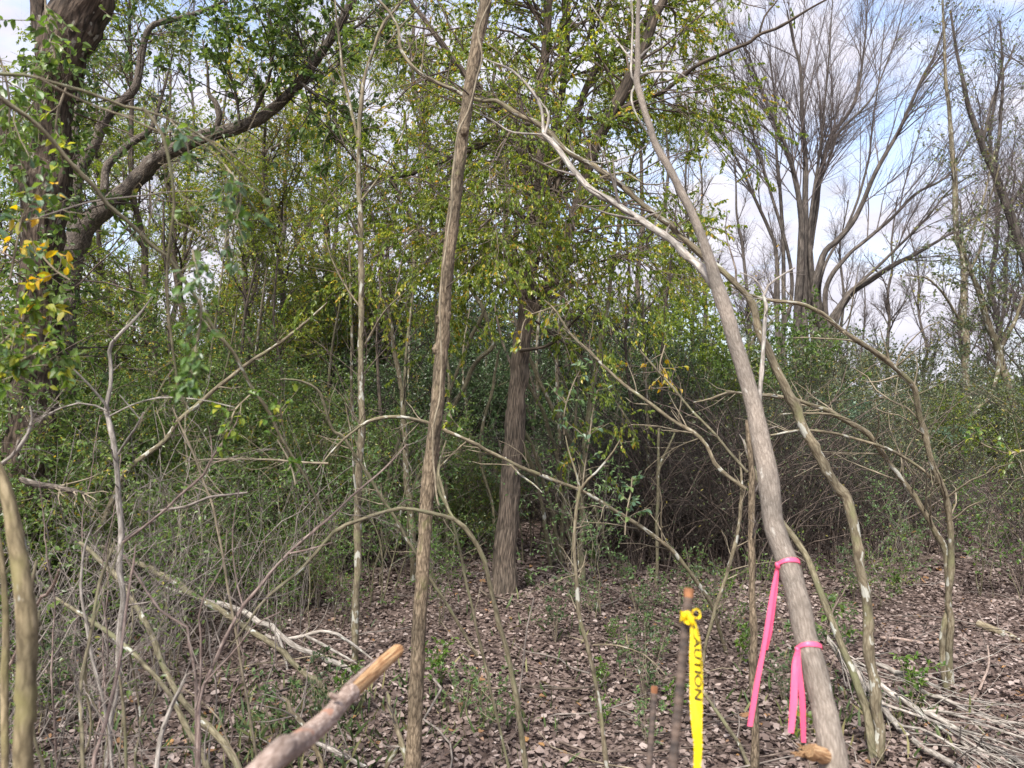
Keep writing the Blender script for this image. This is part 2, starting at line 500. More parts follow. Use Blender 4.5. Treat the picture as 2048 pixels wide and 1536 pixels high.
def path(pts, D, ground=False, step=0.05, wob=0.25, rng=RNG):
    """pixel trace (x, y, width) base first -> world polyline with radius; D = depth or (base, tip) or a list"""
    pts = [tuple(p) for p in pts]
    xy = np.array([p[:2] for p in pts], float)
    s = np.concatenate([[0], np.cumsum(np.linalg.norm(np.diff(xy, axis=0), axis=1))]) / max(1e-6, np.linalg.norm(np.diff(xy, axis=0), axis=1).sum())
    wi = [(s[i], p[2]) for i, p in enumerate(pts) if len(p) > 2]
    w = np.interp(s, [a for a, _ in wi], [b for _, b in wi])
    if np.isscalar(D): D = (D, D)
    if len(D) == len(pts) and len(D) > 2:
        d = np.array(D, float)
    else:
        d = np.interp(s, np.linspace(0, 1, len(D)), D)
    P = np.array([at(x, y, q) for (x, y), q in zip(xy, d)])
    R = w / 2 * d / F
    if ground and P[0, 2] > 0.03:
        dr = nrm(P[0] - P[1]); dr[:2] *= 0.5; dr[2] = min(dr[2], -0.35); dr = nrm(dr)
        h = P[0, 2] + 0.06 - float(hz(P[0, 0], P[0, 1]))
        n = max(1, int(h / 0.25))
        ext = np.array([P[0] + dr * h / -dr[2] * (k / n) for k in range(n, 0, -1)])
        P = np.concatenate([ext, P]); R = np.concatenate([np.full(n, R[0] * 1.05), R])
    Q = catmull(np.column_stack([P, R]), 6)
    L = np.linalg.norm(np.diff(Q[:, :3], axis=0), axis=1).sum()
    K = int(np.clip(L / step, 6, 260))
    Q = resample(Q, K)
    Q[:, 3] = np.maximum(Q[:, 3], 0.0008)
    if wob > 0 and Q[:, 3].mean() < 0.02:                             # nodes where buds and old leaf scars sit
        for k in range(2, K - 2):
            if rng.random() < step / 0.13:
                Q[k, 3] *= 1.16; Q[k:, :3] += rng.normal(size=3) * Q[k, 3] * 0.16
    if wob > 0:
        e = rng.normal(size=(K, 3))
        kern = np.hanning(9)[1:-1]; kern /= math.sqrt((kern ** 2).sum())
        e = np.stack([np.convolve(e[:, c], kern, 'same')[:K] for c in range(3)], 1) * Q[:, 3:4] * wob
        e[0] = 0
        Q[:, :3] += e
        Q[:, 3] *= 1 + np.convolve(rng.normal(size=K), [.3, .5, .3], 'same')[:K] * 0.035
    return Q

def interp_pts(P, i, t):
    K = P.shape[1]
    x = t * (K - 1)
    k = np.minimum(x.astype(int), K - 2)
    f = (x - k)
    if P.ndim == 3:
        f = f[:, None]
    return P[i, k] * (1 - f) + P[i, k + 1] * f, (P[i, k + 1] - P[i, k])

def grow(rng, P, R, n, t=(0.2, 1.0), ang=(30, 70), L=(0.3, 0.8), K=5, ratio=0.5, rmax=9, rmin=0.0008, up=0.0, droop=0.0,
         wob=0.12, taper=0.5, tip=0.35, pull=None, fan=None):
    """side shoots of the polylines P (N,K,3) with radii R (N,K)"""
    P = np.asarray(P); R = np.asarray(R)
    if P.ndim == 2: P = P[None]; R = R[None]
    ln = np.linalg.norm(np.diff(P, axis=1), axis=2).sum(1)
    i = rng.choice(len(P), n, p=ln / ln.sum())
    tt = rng.uniform(t[0], t[1], n)
    pos, tan = interp_pts(P, i, tt)
    r, _ = interp_pts(R, i, tt)
    tan = nrm(tan)
    pr = nrm(np.cross(tan, rng.normal(size=(n, 3))))
    a = np.radians(rng.uniform(ang[0], ang[1], n))[:, None]
    d = np.cos(a) * tan + np.sin(a) * pr
    d[:, 2] += up
    if fan is not None: d[:, :2] += (pos[:, :2] - fan[0]) * fan[1]
    d = nrm(d)
    ll = rng.uniform(L[0], L[1], n) * (1 - taper * (tt - t[0]) / max(1e-6, t[1] - t[0]))
    out = np.empty((n, K, 3)); out[:, 0] = pos
    for k in range(1, K):
        d = d + rng.normal(size=(n, 3)) * wob
        d[:, 2] += droop
        if pull is not None: d = d + pull
        d = nrm(d)
        out[:, k] = out[:, k - 1] + d * (ll / (K - 1))[:, None]
    r0 = np.clip(r * ratio, rmin, rmax)
    return out, np.maximum(r0[:, None] * np.linspace(1, tip, K)[None], rmin * 0.7)

def leaf_on(rng, geo, P, n, size=(0.03, 0.05), ratio=0.5, tint=(0, 1), t=(0.15, 1.0), droop=0.4, flat=0.5, pick=None, tint_pow=1.0,
            spread=0.0, tnoise=0.0):
    if P.ndim == 2: P = P[None]
    i = rng.integers(0, len(P), n) if pick is None else pick
    tt = rng.uniform(t[0], t[1], n)
    pos, tan = interp_pts(P, i, tt)
    d = nrm(nrm(tan) * 0.7 + nrm(rng.normal(size=(n, 3))) * 0.9 + np.array([0, 0, -droop]))
    nn = nrm(rng.normal(size=(n, 3)) + np.array([0, 0, 1.0]) * flat * 3)
    L = rng.uniform(size[0], size[1], n)
    if spread > 0: pos = pos + rng.normal(size=(n, 3)) * spread
    tv = tint[0] + (tint[1] - tint[0]) * rng.random(n) ** tint_pow
    if tnoise > 0:                                        # whole sprays turn together
        tv = np.clip(tv + (rng.random(len(P)) - 0.5)[i] * tnoise, 0, 1)
    geo.leaves(pos, d, nn, L, L * ratio * rng.uniform(0.8, 1.2, n), tv, fold=0.3, curl=0.12)

# ------------------------------------------------------------------ ground
def build_ground():
    xs = np.concatenate([np.linspace(-400, -14, 14), np.linspace(-13, 13, 131), np.linspace(14, 400, 14)])
    ys = np.concatenate([np.linspace(-120, -3, 10), np.linspace(-2.5, 20, 113), np.linspace(21, 60, 14), np.linspace(70, 400, 12)])
    X, Y = np.meshgrid(xs, ys)
    Z = hz(X, Y) * np.exp(-(np.maximum(np.hypot(X, Y) - 20, 0) / 30) ** 2)
    V = np.stack([X, Y, Z], -1)
    nx, ny = len(xs), len(ys)
    i = np.arange(ny - 1)[:, None] * nx + np.arange(nx - 1)[None]
    Fq = np.stack([i, i + 1, i + nx + 1, i + nx], -1)
    g = Geo().add(V, Fq)
    o = bpy.data.objects.new('ground', g.mesh('ground', M['soil']))
    COL.objects.link(o)
    prop(o, kind='structure')
build_ground()

def litter_geo(rng, geo, n, ylo, yhi, xr, size, zr=0.035, pw=1.0):
    y = ylo + (yhi - ylo) * rng.random(n) ** pw
    x = (rng.random(n) * 2 - 1) * (xr * y + 0.6)
    z = hz(x, y) + rng.uniform(0.004, zr, n)
    a = rng.uniform(0, 2 * np.pi, n)
    tilt = rng.normal(size=n) * 0.30
    d = np.stack([np.cos(a), np.sin(a), tilt], 1)
    nn = np.stack([rng.normal(size=n) * 0.38, rng.normal(size=n) * 0.38, np.ones(n)], 1)
    L = rng.uniform(size[0], size[1], n)
    t = np.clip(rng.beta(1.7, 1.7, n), 0, 1)
    geo.leaves(np.stack([x, y, z], 1), d, nn, L, L * rng.uniform(0.5, 0.85, n), t, fold=rng.uniform(-0.5, 0.6), curl=rng.uniform(-0.15, 0.25), shape=(0.3, 0.7))

g = Geo(); r = np.random.default_rng(11)
for q in range(16):
    litter_geo(r, g, 5200, 2.7, 7.5, 0.8, (0.018, 0.046))
    litter_geo(r, g, 3000, 7.0, 16.0, 0.85, (0.04, 0.075), pw=1.2)
    litter_geo(r, g, 700, 15.0, 26.0, 0.85, (0.08, 0.14))
o = bpy.data.objects.new('leaf_litter', g.mesh('leaf_litter', M['litter'])); COL.objects.link(o)
prop(o, 'brown dead leaves carpeting the forest floor', 'leaf litter', kind='stuff')

# the 300 largest-looking dead leaves, each a thing
r = np.random.default_rng(12)
fl_mesh = []
for q in range(12):
    gg = Geo()
    L = 0.05
    # a lobed blade: two halves of three quads each, curled
    w = np.array([0.0, 0.30, 0.42, 0.36, 0.20, 0.0]) * L * r.uniform(0.75, 1.05)
    xx = np.linspace(-0.5, 0.5, 6) * L
    cz = np.array([0.22, 0.06, 0.0, 0.01, 0.07, 0.20]) * L * r.uniform(0.2, 1.5)
    ez = cz + np.array([0, 0.10, 0.16, 0.14, 0.1, 0]) * L * r.uniform(-0.6, 1.3)
    mid = np.stack([xx, np.zeros(6), cz], 1)
    lf_ = np.stack([xx + r.normal(size=6) * 0.03 * L, w * r.uniform(0.8, 1.2, 6), ez], 1)
    rt_ = np.stack([xx + r.normal(size=6) * 0.03 * L, -w * r.uniform(0.8, 1.2, 6), ez + r.normal(size=6) * 0.03 * L], 1)
    V = np.concatenate([mid, lf_, rt_]); fq = []
    for k in range(5):
        fq.append([k, k + 1, 6 + k + 1, 6 + k]); fq.append([k + 1, k, 12 + k, 12 + k + 1])
    gg.add(V, fq, None, np.full(10, [0.35, 0.5, 0.6, 0.7, 0.75, 0.8, 0.85, 0.9, 0.55, 0.96, 0.65, 0.45][q]), smooth=False)
    fl_mesh.append(gg.mesh('fallen_leaf', M['litter']))
for q in range(300):
    y = 3.35 + 1.35 * r.random() ** 1.25
    x = r.uniform(-0.69, 0.69) * y
    o = bpy.data.objects.new('fallen_leaf', fl_mesh[r.integers(0, 12)])
    COL.objects.link(o)
    o.location = (x, y, float(hz(x, y)) + r.uniform(0.028, 0.045))
    o.rotation_euler = (r.normal() * 0.25, r.normal() * 0.25, r.uniform(0, 6.28))
    s = r.uniform(0.75, 1.25); o.scale = (s, s, s)
    prop(o, 'curled dead leaf lying loose on top of the brown litter', 'fallen leaf', 'dead leaves on the forest floor')

# fallen twigs
r = np.random.default_rng(13)
tw_mesh = []
for q in range(6):
    P = np.zeros((9, 3)); P[:, 0] = np.linspace(-0.5, 0.5, 9)
    P[:, 1] = np.cumsum(r.normal(size=9) * 0.035); P[:, 2] = np.abs(np.cumsum(r.normal(size=9) * 0.012)) + 0.004
    R = np.linspace(0.0065, 0.0025, 9) * r.uniform(0.6, 1.3)
    gg = Geo().tubes(P, R, 6)
    c, cr = grow(r, P, R, 4, L=(0.12, 0.35), ang=(25, 55), K=4)
    c[..., 2] = np.abs(c[..., 2]) * 0.4 + 0.006
    gg.tubes(c, cr, 4)
    tw_mesh.append(gg.mesh('fallen_twig', M[['twig_brown', 'twig_grey', 'twig_brown', 'twig_tan', 'twig_grey', 'twig_dark'][q]]))
for q in range(110):
    y = 3.3 + 7.5 * r.random() ** 1.3
    x = r.uniform(-0.66, 0.69) * y
    o = bpy.data.objects.new('fallen_twig', tw_mesh[q % 6]); COL.objects.link(o)
    o.location = (x, y, float(hz(x, y)) + 0.035)
    o.rotation_euler = (r.normal() * 0.1, r.normal() * 0.1, r.uniform(0, 6.28))
    s = r.uniform(0.4, 1.25); o.scale = (s, s, s)
    prop(o, 'short dead twig lying on the leaf litter', 'twig', 'dead twigs on the forest floor')

# ------------------------------------------------------------------ shrubs (prototypes, then copies)
def shrub(seed, H, spread, nst, nsec, nter, nlf, leafm, stemm, twigm, label, group, lsize=(0.028, 0.048), tint=(0, 1), low=0.12, tint_pow=1.4, st_r=0.014):
    r = np.random.default_rng(seed)
    root = thing('shrub', label, 'shrub', (0, 0, 0), group)
    K = 10
    P = np.zeros((nst, K, 3))
    a = r.uniform(0, 2 * np.pi, nst)
    h = H * r.uniform(0.65, 1.05, nst)
    out = spread * r.uniform(0.25, 1.0, nst)
    s = np.linspace(0, 1, K)
    bx = r.normal(size=(nst, 2)) * 0.12
    for k in range(K):
        q = s[k]
        P[:, k, 0] = bx[:, 0] + np.cos(a) * out * q ** 1.7
        P[:, k, 1] = bx[:, 1] + np.sin(a) * out * q ** 1.7
        P[:, k, 2] = -0.05 + h * (q - 0.28 * q ** 3 * (out / spread)) * 1.15
    P[:, 1:] += np.cumsum(r.normal(size=(nst, K - 1, 3)) * 0.03, 1)
    R = (st_r * r.uniform(0.6, 1.3, nst))[:, None] * np.linspace(1, 0.3, K)[None]
    for q in range(nst):
        part(root, 'stem', Geo().tubes(P[q], R[q], 6), stemm)
    A, Ar = grow(r, P, R, nsec, t=(low, 1), ang=(25, 75), L=(0.4, 1.0), K=6, up=0.15, droop=-0.01, wob=0.14, taper=0.5)
    B, Br = grow(r, A, Ar, nter, t=(0.1, 1), ang=(25, 80), L=(0.12, 0.42), K=4, up=0.05, droop=-0.06, wob=0.16)
    part(root, 'twigs', Geo().tubes(A, Ar, 4, cap=False).tubes(B, Br, 3, cap=False), twigm, kind='stuff')
    if nlf:
        gl = Geo()
        leaf_on(r, gl, B, nlf, lsize, 0.48, tint, tint_pow=tint_pow, droop=0.25, flat=0.5, tnoise=0.35)
        leaf_on(r, gl, A, nlf // 5, lsize, 0.48, tint, tint_pow=tint_pow, droop=0.25, flat=0.5)
        part(root, 'foliage', gl, leafm, kind='stuff')
    return root

GL = 'leafy evergreen shrubs of the left thicket'
GC = 'shrubs in the shade behind the big middle trunk'
GR = 'grey-green twiggy shrubs of the right thicket'
GF = 'shrubs far back under the right-hand trees'
protos_leafy = [shrub(100 + i, [2.6, 2.2, 3.0, 1.7][i], [1.5, 1.4, 1.7, 1.3][i], 9, 170, 1300, 11000, M['leaf_privet'], M['bark_olive'], M['twig_brown'],
                      'dense leafy green shrub of the left thicket', GL, tint=(0, [0.95, 0.8, 1.0, 0.85][i])) for i in range(4)]
protos_leafy2 = [shrub(150 + i, [2.7, 2.2, 1.8][i], [1.4, 1.5, 1.3][i], 8, 150, 1000, [6500, 5200, 5800][i], M['leaf_privet'], M['bark_olive'], M['twig_tan'],
                      'smaller bright green shrub at the front of the left thicket', 'front row of green shrubs in the left thicket', tint=(0.1, [1.0, .9, 1.0][i]), lsize=(0.034, 0.058)) for i in range(3)]
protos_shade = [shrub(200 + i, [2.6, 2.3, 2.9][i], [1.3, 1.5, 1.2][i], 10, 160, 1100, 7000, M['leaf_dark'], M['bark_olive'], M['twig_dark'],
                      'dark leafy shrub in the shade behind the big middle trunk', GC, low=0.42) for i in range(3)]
protos_twiggy = [shrub(300 + i, [2.3, 1.9, 2.6][i], [1.6, 1.8, 1.5][i], 12, 170, 900, [5200, 3600, 7000][i], M['leaf_olive'], M['bark_olive'], M['twig_dark'],
                       'twiggy grey-green shrub of the right thicket', GR, lsize=(0.025, 0.042)) for i in range(3)]
protos_far = [shrub(400 + i, [3.0, 2.6][i], [1.8, 1.9][i], 9, 150, 900, 6500, M['leaf_olive'], M['bark_olive'], M['twig_dark'],
                    'olive green shrub far back under the right-hand trees', GF, lsize=(0.035, 0.055), tint=(0.2, 1)) for i in range(2)]

protos_mix = [shrub(480 + i, [2.4, 2.0, 2.7][i], [1.5, 1.3, 1.4][i], 8, 130, 900, [8500, 7000, 9000][i], M[['leaf_privet', 'leaf_bluegreen', 'leaf_elm'][i]], M['bark_olive'], M['twig_dark'],
                      ['leafy green shrub amid the grey right thicket', 'leafy blue-green shrub amid the grey right thicket', 'yellow-green shrub amid the grey right thicket'][i], 'brighter leafy shrubs in the right thicket', lsize=(0.034, 0.056), tint=(0, .75)) for i in range(3)]
GK = 'bare tangled bramble bushes in the left foreground'
protos_bramble = [shrub(430 + i, [1.9, 1.5, 1.3][i], [1.1, 1.2, 1.0][i], 9, 46, 110, [420, 300, 600][i], M['leaf_privet'], M['twig_grey'], M['twig_grey' if i else 'twig_brown'],
                        'bare tangled bramble bush in the left foreground', GK, lsize=(0.02, 0.036), tint=(0.1, 0.8), st_r=0.006) for i in range(3)]
GD = 'bare dark arching brush before the right thicket'
protos_brush = [shrub(460 + i, [1.5, 1.9, 1.2][i], [1.6, 1.5, 1.8][i], 16, 180, 620, [160, 300, 120][i], M['leaf_olive'], M['twig_brown'], M['twig_dark'],
                      'bare dark arching brush before the right thicket', GD, lsize=(0.02, 0.036), st_r=0.008) for i in range(3)]

LM = [(-9999, 'the left edge'), (75, 'the big left trunk'), (235, 'the crooked sapling'), (395, 'the purple shrub'), (718, 'the thin olive tree'), (862, 'the brown trunk'), (1025, 'the middle tree'),
      (1170, 'the slim grey trunk'), (1314, 'the forked snag'), (1500, 'the dead pole'), (1640, 'the lichened stem'), (1880, 'the twin sapling'), (9999, 'the right edge')]
def relabel(items):
    """items (object, px, D, base): says between which neighbours each stands, and in which row"""
    cells = {}
    for o, px, D, b in items:
        c = max(i for i in range(len(LM)) if LM[i][0] <= px)
        cells.setdefault(c, []).append((D, px, o, b))
    for c, l in cells.items():
        for n_, (D, px, o, b) in enumerate(sorted(l, key=lambda q: q[:2])):
            o['label'] = b + ' between %s and %s' % (LM[c][1], LM[c + 1][1]) + (', ' + ROW[n_] if len(l) > 1 else '')

ROW = ['nearest one', 'second row back', 'third row back', 'fourth row back', 'fifth row back', 'sixth row back', 'seventh row back', 'eighth row back', 'ninth row back', 'tenth row back', 'eleventh row back', 'twelfth row back', 'thirteenth row back', 'fourteenth row back', 'last row back']

GU = 'thin see-through saplings of the understory'
protos_under = [shrub(520 + i, [1.5, 1.15, 1.9][i], [0.8, 0.9, 0.7][i], 5, 44, 150, [900, 800, 700][i], M[['leaf_fresh', 'leaf_privet', 'leaf_green'][i]], M['bark_olive'], M['twig_grey'],
                      'thin small-leaved sapling of the understory', GU, lsize=(0.026, 0.044), tint=(0, .9), st_r=0.007) for i in range(3)]
GH = 'thin upright shoots in the left foreground'
def shoot_proto(seed):
    r = np.random.default_rng(seed)
    root = thing('shoot', 'thin upright shoot in the left foreground', 'shoot', (0, 0, 0), GH)
    P = np.zeros((10, 3)); P[:, 2] = np.linspace(-0.05, r.uniform(0.9, 1.5), 10)
    P[:, :2] = np.cumsum(r.normal(size=(10, 2)) * 0.03 + r.normal(size=2) * 0.02, 0); P[:, :2] -= P[0, :2]
    Q = resample(catmull(np.column_stack([P, np.linspace(0.006, 0.0018, 10)]), 4), 40)
    Q[:, :3] += r.normal(size=(40, 3)) * 0.0012
    part(root, 'stem', Geo().tubes(Q[:, :3], Q[:, 3], 7, r), M[['twig_grey', 'bark_olive', 'bark_purple'][seed % 3]])
    A, Ar = grow(r, Q[:, :3], Q[:, 3], 11, t=(0.25, 1), L=(0.15, 0.5), ang=(25, 60), K=6, wob=0.12, rmin=0.0009)
    B, Br = grow(r, A, Ar, 20, L=(0.06, 0.2), K=4, ang=(25, 60), rmin=0.0008)
    part(root, 'twigs', Geo().tubes(A, Ar, 5, cap=False).tubes(B, Br, 3, cap=False), M['twig_grey'], kind='stuff')
    return root
protos_shoot = [shoot_proto(540 + i) for i in range(4)]

def scatter(protos, spots, seed, smin=0.85, smax=1.15):
    r = np.random.default_rng(seed)
    cells = {}
    for q, (px, D, sc) in enumerate(spots):
        c = max(i for i in range(len(LM)) if LM[i][0] <= px)
        cells.setdefault(c, []).append((D, q))
    where = {}
    for c, l in cells.items():
        for n_, (D, q) in enumerate(sorted(l)):
            where[q] = ' between %s and %s' % (LM[c][1], LM[c + 1][1]) + (', ' + ROW[n_] if len(l) > 1 else '')
    base = [p['label'].split(' the ')[0].rsplit(' ', 1)[0] if p['label'].split(' the ')[0].rsplit(' ', 1)[-1] in ('of', 'in', 'behind', 'before', 'amid', 'under', 'at') else p['label'] for p in protos]
    base = [b.replace(' far back', '').replace(' far', '').replace(' in the shade', '').replace(' rising', '').replace(' at the front', '') for b in base]
    used = set(); named = []
    for (px, D, sc) in spots:
        k = int(r.integers(0, len(protos)))
        x = (px - 1024) / F * D
        z = float(hz(x, D))
        rz = r.uniform(0, 6.28); s = sc * r.uniform(smin, smax)
        if k not in used:
            used.add(k)
            o = protos[k]; o.location = (x, D, z); o.rotation_euler = (0, 0, rz); o.scale = (s, s, s)
        else:
            o = dup(protos[k], (x, D, z), rz, s)
        named.append((o, base[k] + where[len(named)]))
    for o, l in named:
        o['label'] = l
    for k, p in enumerate(protos):                       # a prototype that no spot drew stands among the others
        if k not in used:
            p.location = (0.3 * k, 14.0 + k, 0)

left_spots = [(-120, 4.6, .7), (-60, 6.0, .9), (60, 6.6, 1.0), (150, 7.4, 1.0), (250, 8.0, 1.05), (330, 7.6, .8), (420, 8.4, 1.0), (500, 9.0, 1.0), (560, 8.6, .75),
              (-100, 8.0, 1.1), (40, 9.0, 1.2), (180, 10.0, 1.2), (320, 10.0, 1.15), (450, 10.5, 1.25), (580, 10.8, 1.2), (650, 10.0, .95),
              (-20, 12.0, 1.4), (160, 13.0, 1.45), (300, 12.5, 1.4), (430, 13.5, 1.5), (550, 13.0, 1.4), (680, 13.5, 1.4), (-160, 10.5, 1.2), (700, 15.5, 1.6), (500, 16, 1.7), (280, 16, 1.6), (80, 16, 1.6), (-120, 15, 1.5), (600, 18, 1.8), (400, 18, 1.8)]
scatter(protos_leafy, left_spots, 21)
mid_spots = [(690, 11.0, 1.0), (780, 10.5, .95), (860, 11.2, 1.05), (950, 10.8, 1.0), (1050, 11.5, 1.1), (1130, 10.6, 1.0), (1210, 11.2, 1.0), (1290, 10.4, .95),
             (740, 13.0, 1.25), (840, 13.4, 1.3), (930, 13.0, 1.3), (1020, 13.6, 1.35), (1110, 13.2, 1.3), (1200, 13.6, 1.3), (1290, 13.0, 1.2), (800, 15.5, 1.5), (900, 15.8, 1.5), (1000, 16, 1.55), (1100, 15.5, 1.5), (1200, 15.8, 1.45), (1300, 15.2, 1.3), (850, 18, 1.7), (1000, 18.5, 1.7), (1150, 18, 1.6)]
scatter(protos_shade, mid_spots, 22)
right_spots = [(1320, 9.8, .9), (1460, 9.4, .8), (1590, 9.2, .9), (1720, 9.4, .75), (1800, 10.2, 1.0), (1390, 10.8, 1.15), (1490, 11.0, 1.0),
               (1570, 10.8, 1.1), (1660, 11.2, 1.1), (1750, 11.8, 1.1), (1840, 12.6, 1.05), (1330, 12.2, 1.25), (1430, 12.6, 1.3), (1530, 13.0, 1.3), (1640, 13.4, 1.3), (1740, 14.0, 1.3), (2090, 7.5, .75), (2150, 8.6, .9)]
scatter(protos_twiggy, right_spots, 23)
far_spots = [(1380, 16, 1.2), (1500, 17, 1.2), (1600, 16.5, 1.15), (1700, 17, 1.2), (1790, 16, 1.1), (1880, 19, 1.15), (1960, 20, 1.2), (2050, 19, 1.2), (2120, 17, 1.2), (1640, 21, 1.4), (1760, 22, 1.4), (1860, 23, 1.4), (1950, 24, 1.5), (2060, 23, 1.5), (2180, 21, 1.5), (1450, 21, 1.4), (1550, 22, 1.4), (2200, 14, 1.2)]
scatter(protos_far, far_spots, 24)

scatter(protos_leafy2, [(360, 6.6, .62), (450, 7.0, .7), (540, 7.2, .7), (620, 7.6, .72), (680, 8.4, .75), (280, 6.2, .6), (210, 5.8, .65), (120, 5.4, .6), (40, 5.0, .6), (760, 9.0, .8), (840, 9.4, .75), (920, 9.6, .7), (590, 6.4, .35), (500, 6.2, .35), (900, 8.4, .4), (980, 8.6, .35)], 25)
scatter(protos_bramble, [(-60, 2.5, .75), (40, 2.9, .8), (130, 3.3, .8), (210, 3.8, .8), (300, 4.3, .8), (20, 3.8, 1.0), (120, 4.4, 1.0), (390, 5.0, .8), (480, 5.4, .8), (570, 5.6, .75), (640, 6.2, .8), (330, 5.6, 1.0), (-100, 3.4, .9)], 26)
scatter(protos_brush, [(1270, 7.7, 1.05), (1345, 8.4, 1.25), (1425, 8.5, 1.3), (1180, 8.8, 1.0), (1505, 7.4, .85), (1570, 8.6, 1.25), (1250, 8.2, 1.1), (1320, 7.9, 1.1), (1390, 8.0, 1.2), (1460, 7.6, 1.0), (1530, 8.0, 1.15), (1610, 7.7, 1.0), (1690, 8.2, 1.05), (1770, 8.4, 1.0), (1840, 8.8, .95), (1910, 9.4, .85), (1990, 9.0, .8), (1360, 9.0, 1.35), (1480, 9.0, 1.35), (1610, 9.2, 1.3), (2060, 6.6, .7), (1220, 9.2, 1.1), (1000, 9.2, .8), (900, 9.0, .8), (1090, 9.2, .8), (1300, 9.6, 1.4)], 27)

scatter(protos_mix, [(1690, 10.4, .95), (1860, 12.5, .85), (1420, 11.6, 1.1), (1330, 11.4, 1.15), (1770, 12.6, .95), (1560, 12.0, 1.1), (2030, 12.5, .8), (1260, 10.8, .9)], 28)

scatter(protos_under, [(470, 5.8, .9), (540, 6.4, .95), (610, 6.0, .85), (660, 6.8, .9), (760, 6.6, .9), (800, 7.4, 1.0), (900, 7.0, .9), (1180, 5.8, .7), 
                       (1450, 5.6, .6), (400, 5.4, .8), (350, 4.8, .7), (690, 5.6, .5), (880, 5.8, .5), (1740, 6.4, .6), (1820, 7.0, .7), (1960, 6.6, .7), (560, 5.0, .5), (1020, 8.0, 1.0), (860, 8.2, 1.0), (730, 8.0, 1.1)], 29)
scatter(protos_shoot, [(30, 2.2, .8), (75, 2.6, .9), (120, 2.3, .8), (150, 2.9, 1.0), (195, 2.5, .75), (265, 2.8, .9), (300, 2.4, .7), (335, 3.0, .9), (365, 2.6, .7), (430, 3.2, .8), (470, 3.6, .7), (90, 3.4, 1.0), (210, 3.4, 1.0), (280, 3.7, 1.0), (380, 3.9, .9), (520, 4.0, .8), (560, 4.6, .7), (20, 3.0, .9), (-20, 2.6, .9), (140, 3.9, 1.1), (330, 4.4, 1.0), (620, 4.8, .7)], 36)

# distant wood closing the view
r = np.random.default_rng(30)
g = Geo()
n = 26000
a = r.uniform(-0.95, 0.95, n)
dist = r.uniform(27, 46, n)
hmax = 3.0 + 1.6 * (np.sin(a * 9) * 0.5 + np.sin(a * 23 + 1) * 0.3)
P = np.stack([np.sin(a) * dist, np.cos(a) * dist, np.abs(hmax * (r.random(n) ** 0.8)) * dist / 34], 1)
L = r.uniform(0.16, 0.34, n)
g.leaves(P, r.normal(size=(n, 3)), r.normal(size=(n, 3)) + [0, 0, 1], L, L * 0.6, r.beta(2, 2, n))
o = bpy.data.objects.new('distant_woods', g.mesh('distant_woods', M['leaf_olive'])); COL.objects.link(o)
prop(o, 'far-off wood closing the view between the trunks', 'woods', kind='stuff')

# ------------------------------------------------------------------ background trees (prototypes, then copies)
def bg_tree(seed, H, rad, nlimb, n2, n3, nlf, leafm, barkm, twigm, label, group, t0=0.25, lsize=(0.04, 0.065), up=0.25, tint=(0, 1), limbL=(1.0, 2.4), L2=(0.6, 1.4), L3=(0.2, 0.6), droop=-0.03, tint_pow=1.0, ang=(25, 60), lean=0.5):
    r = np.random.default_rng(seed)
    root = thing('tree', label, 'tree', (0, 0, 0), group)
    K = 12
    s = np.linspace(0, 1, K)
    P = np.zeros((K, 3)); P[:, 2] = -0.1 + H * s
    P[:, 0] = np.cumsum(r.normal(size=K) * 0.09) + r.normal() * lean * s; P[:, 1] = np.cumsum(r.normal(size=K) * 0.09) + r.normal() * lean * s
    P[:, :2] -= P[0, :2]
    R = rad * np.linspace(1, 0.22, K)
    Q = resample(catmull(np.column_stack([P, R]), 4), 40)
    part(root, 'trunk', Geo().tubes(Q[:, :3], Q[:, 3], 10, furrow=0.1), barkm)
    A, Ar = grow(r, Q[:, :3], Q[:, 3], nlimb, t=(t0, 1), ang=ang, L=limbL, K=9, ratio=0.5, up=up, wob=0.14, taper=0.45)
    for q in range(nlimb):
        part(root, 'limb', Geo().tubes(A[q], Ar[q], 6), barkm)
    B, Br = grow(r, A, Ar, n2, t=(0.15, 1), ang=(20, 60), L=L2, K=7, ratio=0.55, up=up * 0.7, droop=droop, wob=0.16)
    C, Cr = grow(r, B, Br, n3, t=(0.1, 1), ang=(20, 65), L=L3, K=5, ratio=0.6, up=up * 0.5, droop=droop * 1.5, wob=0.16)
    part(root, 'twigs', Geo().tubes(B, Br, 4, cap=False).tubes(C, Cr, 3, cap=False), twigm, kind='stuff')
    if nlf:
        g = Geo()
        leaf_on(r, g, C, nlf, lsize, 0.5, tint, tint_pow=tint_pow, droop=0.5, flat=0.3, tnoise=0.5)
        part(root, 'crown', g, leafm, kind='stuff')
    return root

GT = 'leafy yellow-green trees behind the left thicket'
GB = 'bare pale trees far behind the right thicket'
GS = 'thin bare trees rising behind the leafy crowns'
tp_leafy = [bg_tree(500 + i, [8.5, 7.5, 9.5, 7.0][i], [0.09, 0.075, 0.10, 0.07][i], 18, 160, 1700, [24000, 20000, 28000, 21000][i], M['leaf_elm'], M['bark_limb'], M['twig_brown'],
                    'slender leafy yellow-green tree behind the left thicket', GT, tint=(0.1, [0.8, 1.0, 0.75, 0.95][i]), t0=0.18, droop=-0.06, lsize=(0.032, 0.052)) for i in range(4)]
tp_bare = [bg_tree(600 + i, [10, 9, 11][i], [0.10, 0.085, 0.11][i], 18, 150, 1500, 0, None, M['bark_far'], M['twig_sky'],
                   'bare pale tree far behind the right thicket', GB, up=0.5, droop=0.02, limbL=(1.2, 2.8), L2=(0.6, 1.5), L3=(0.25, 0.7), ang=(25, 60)) for i in range(3)]
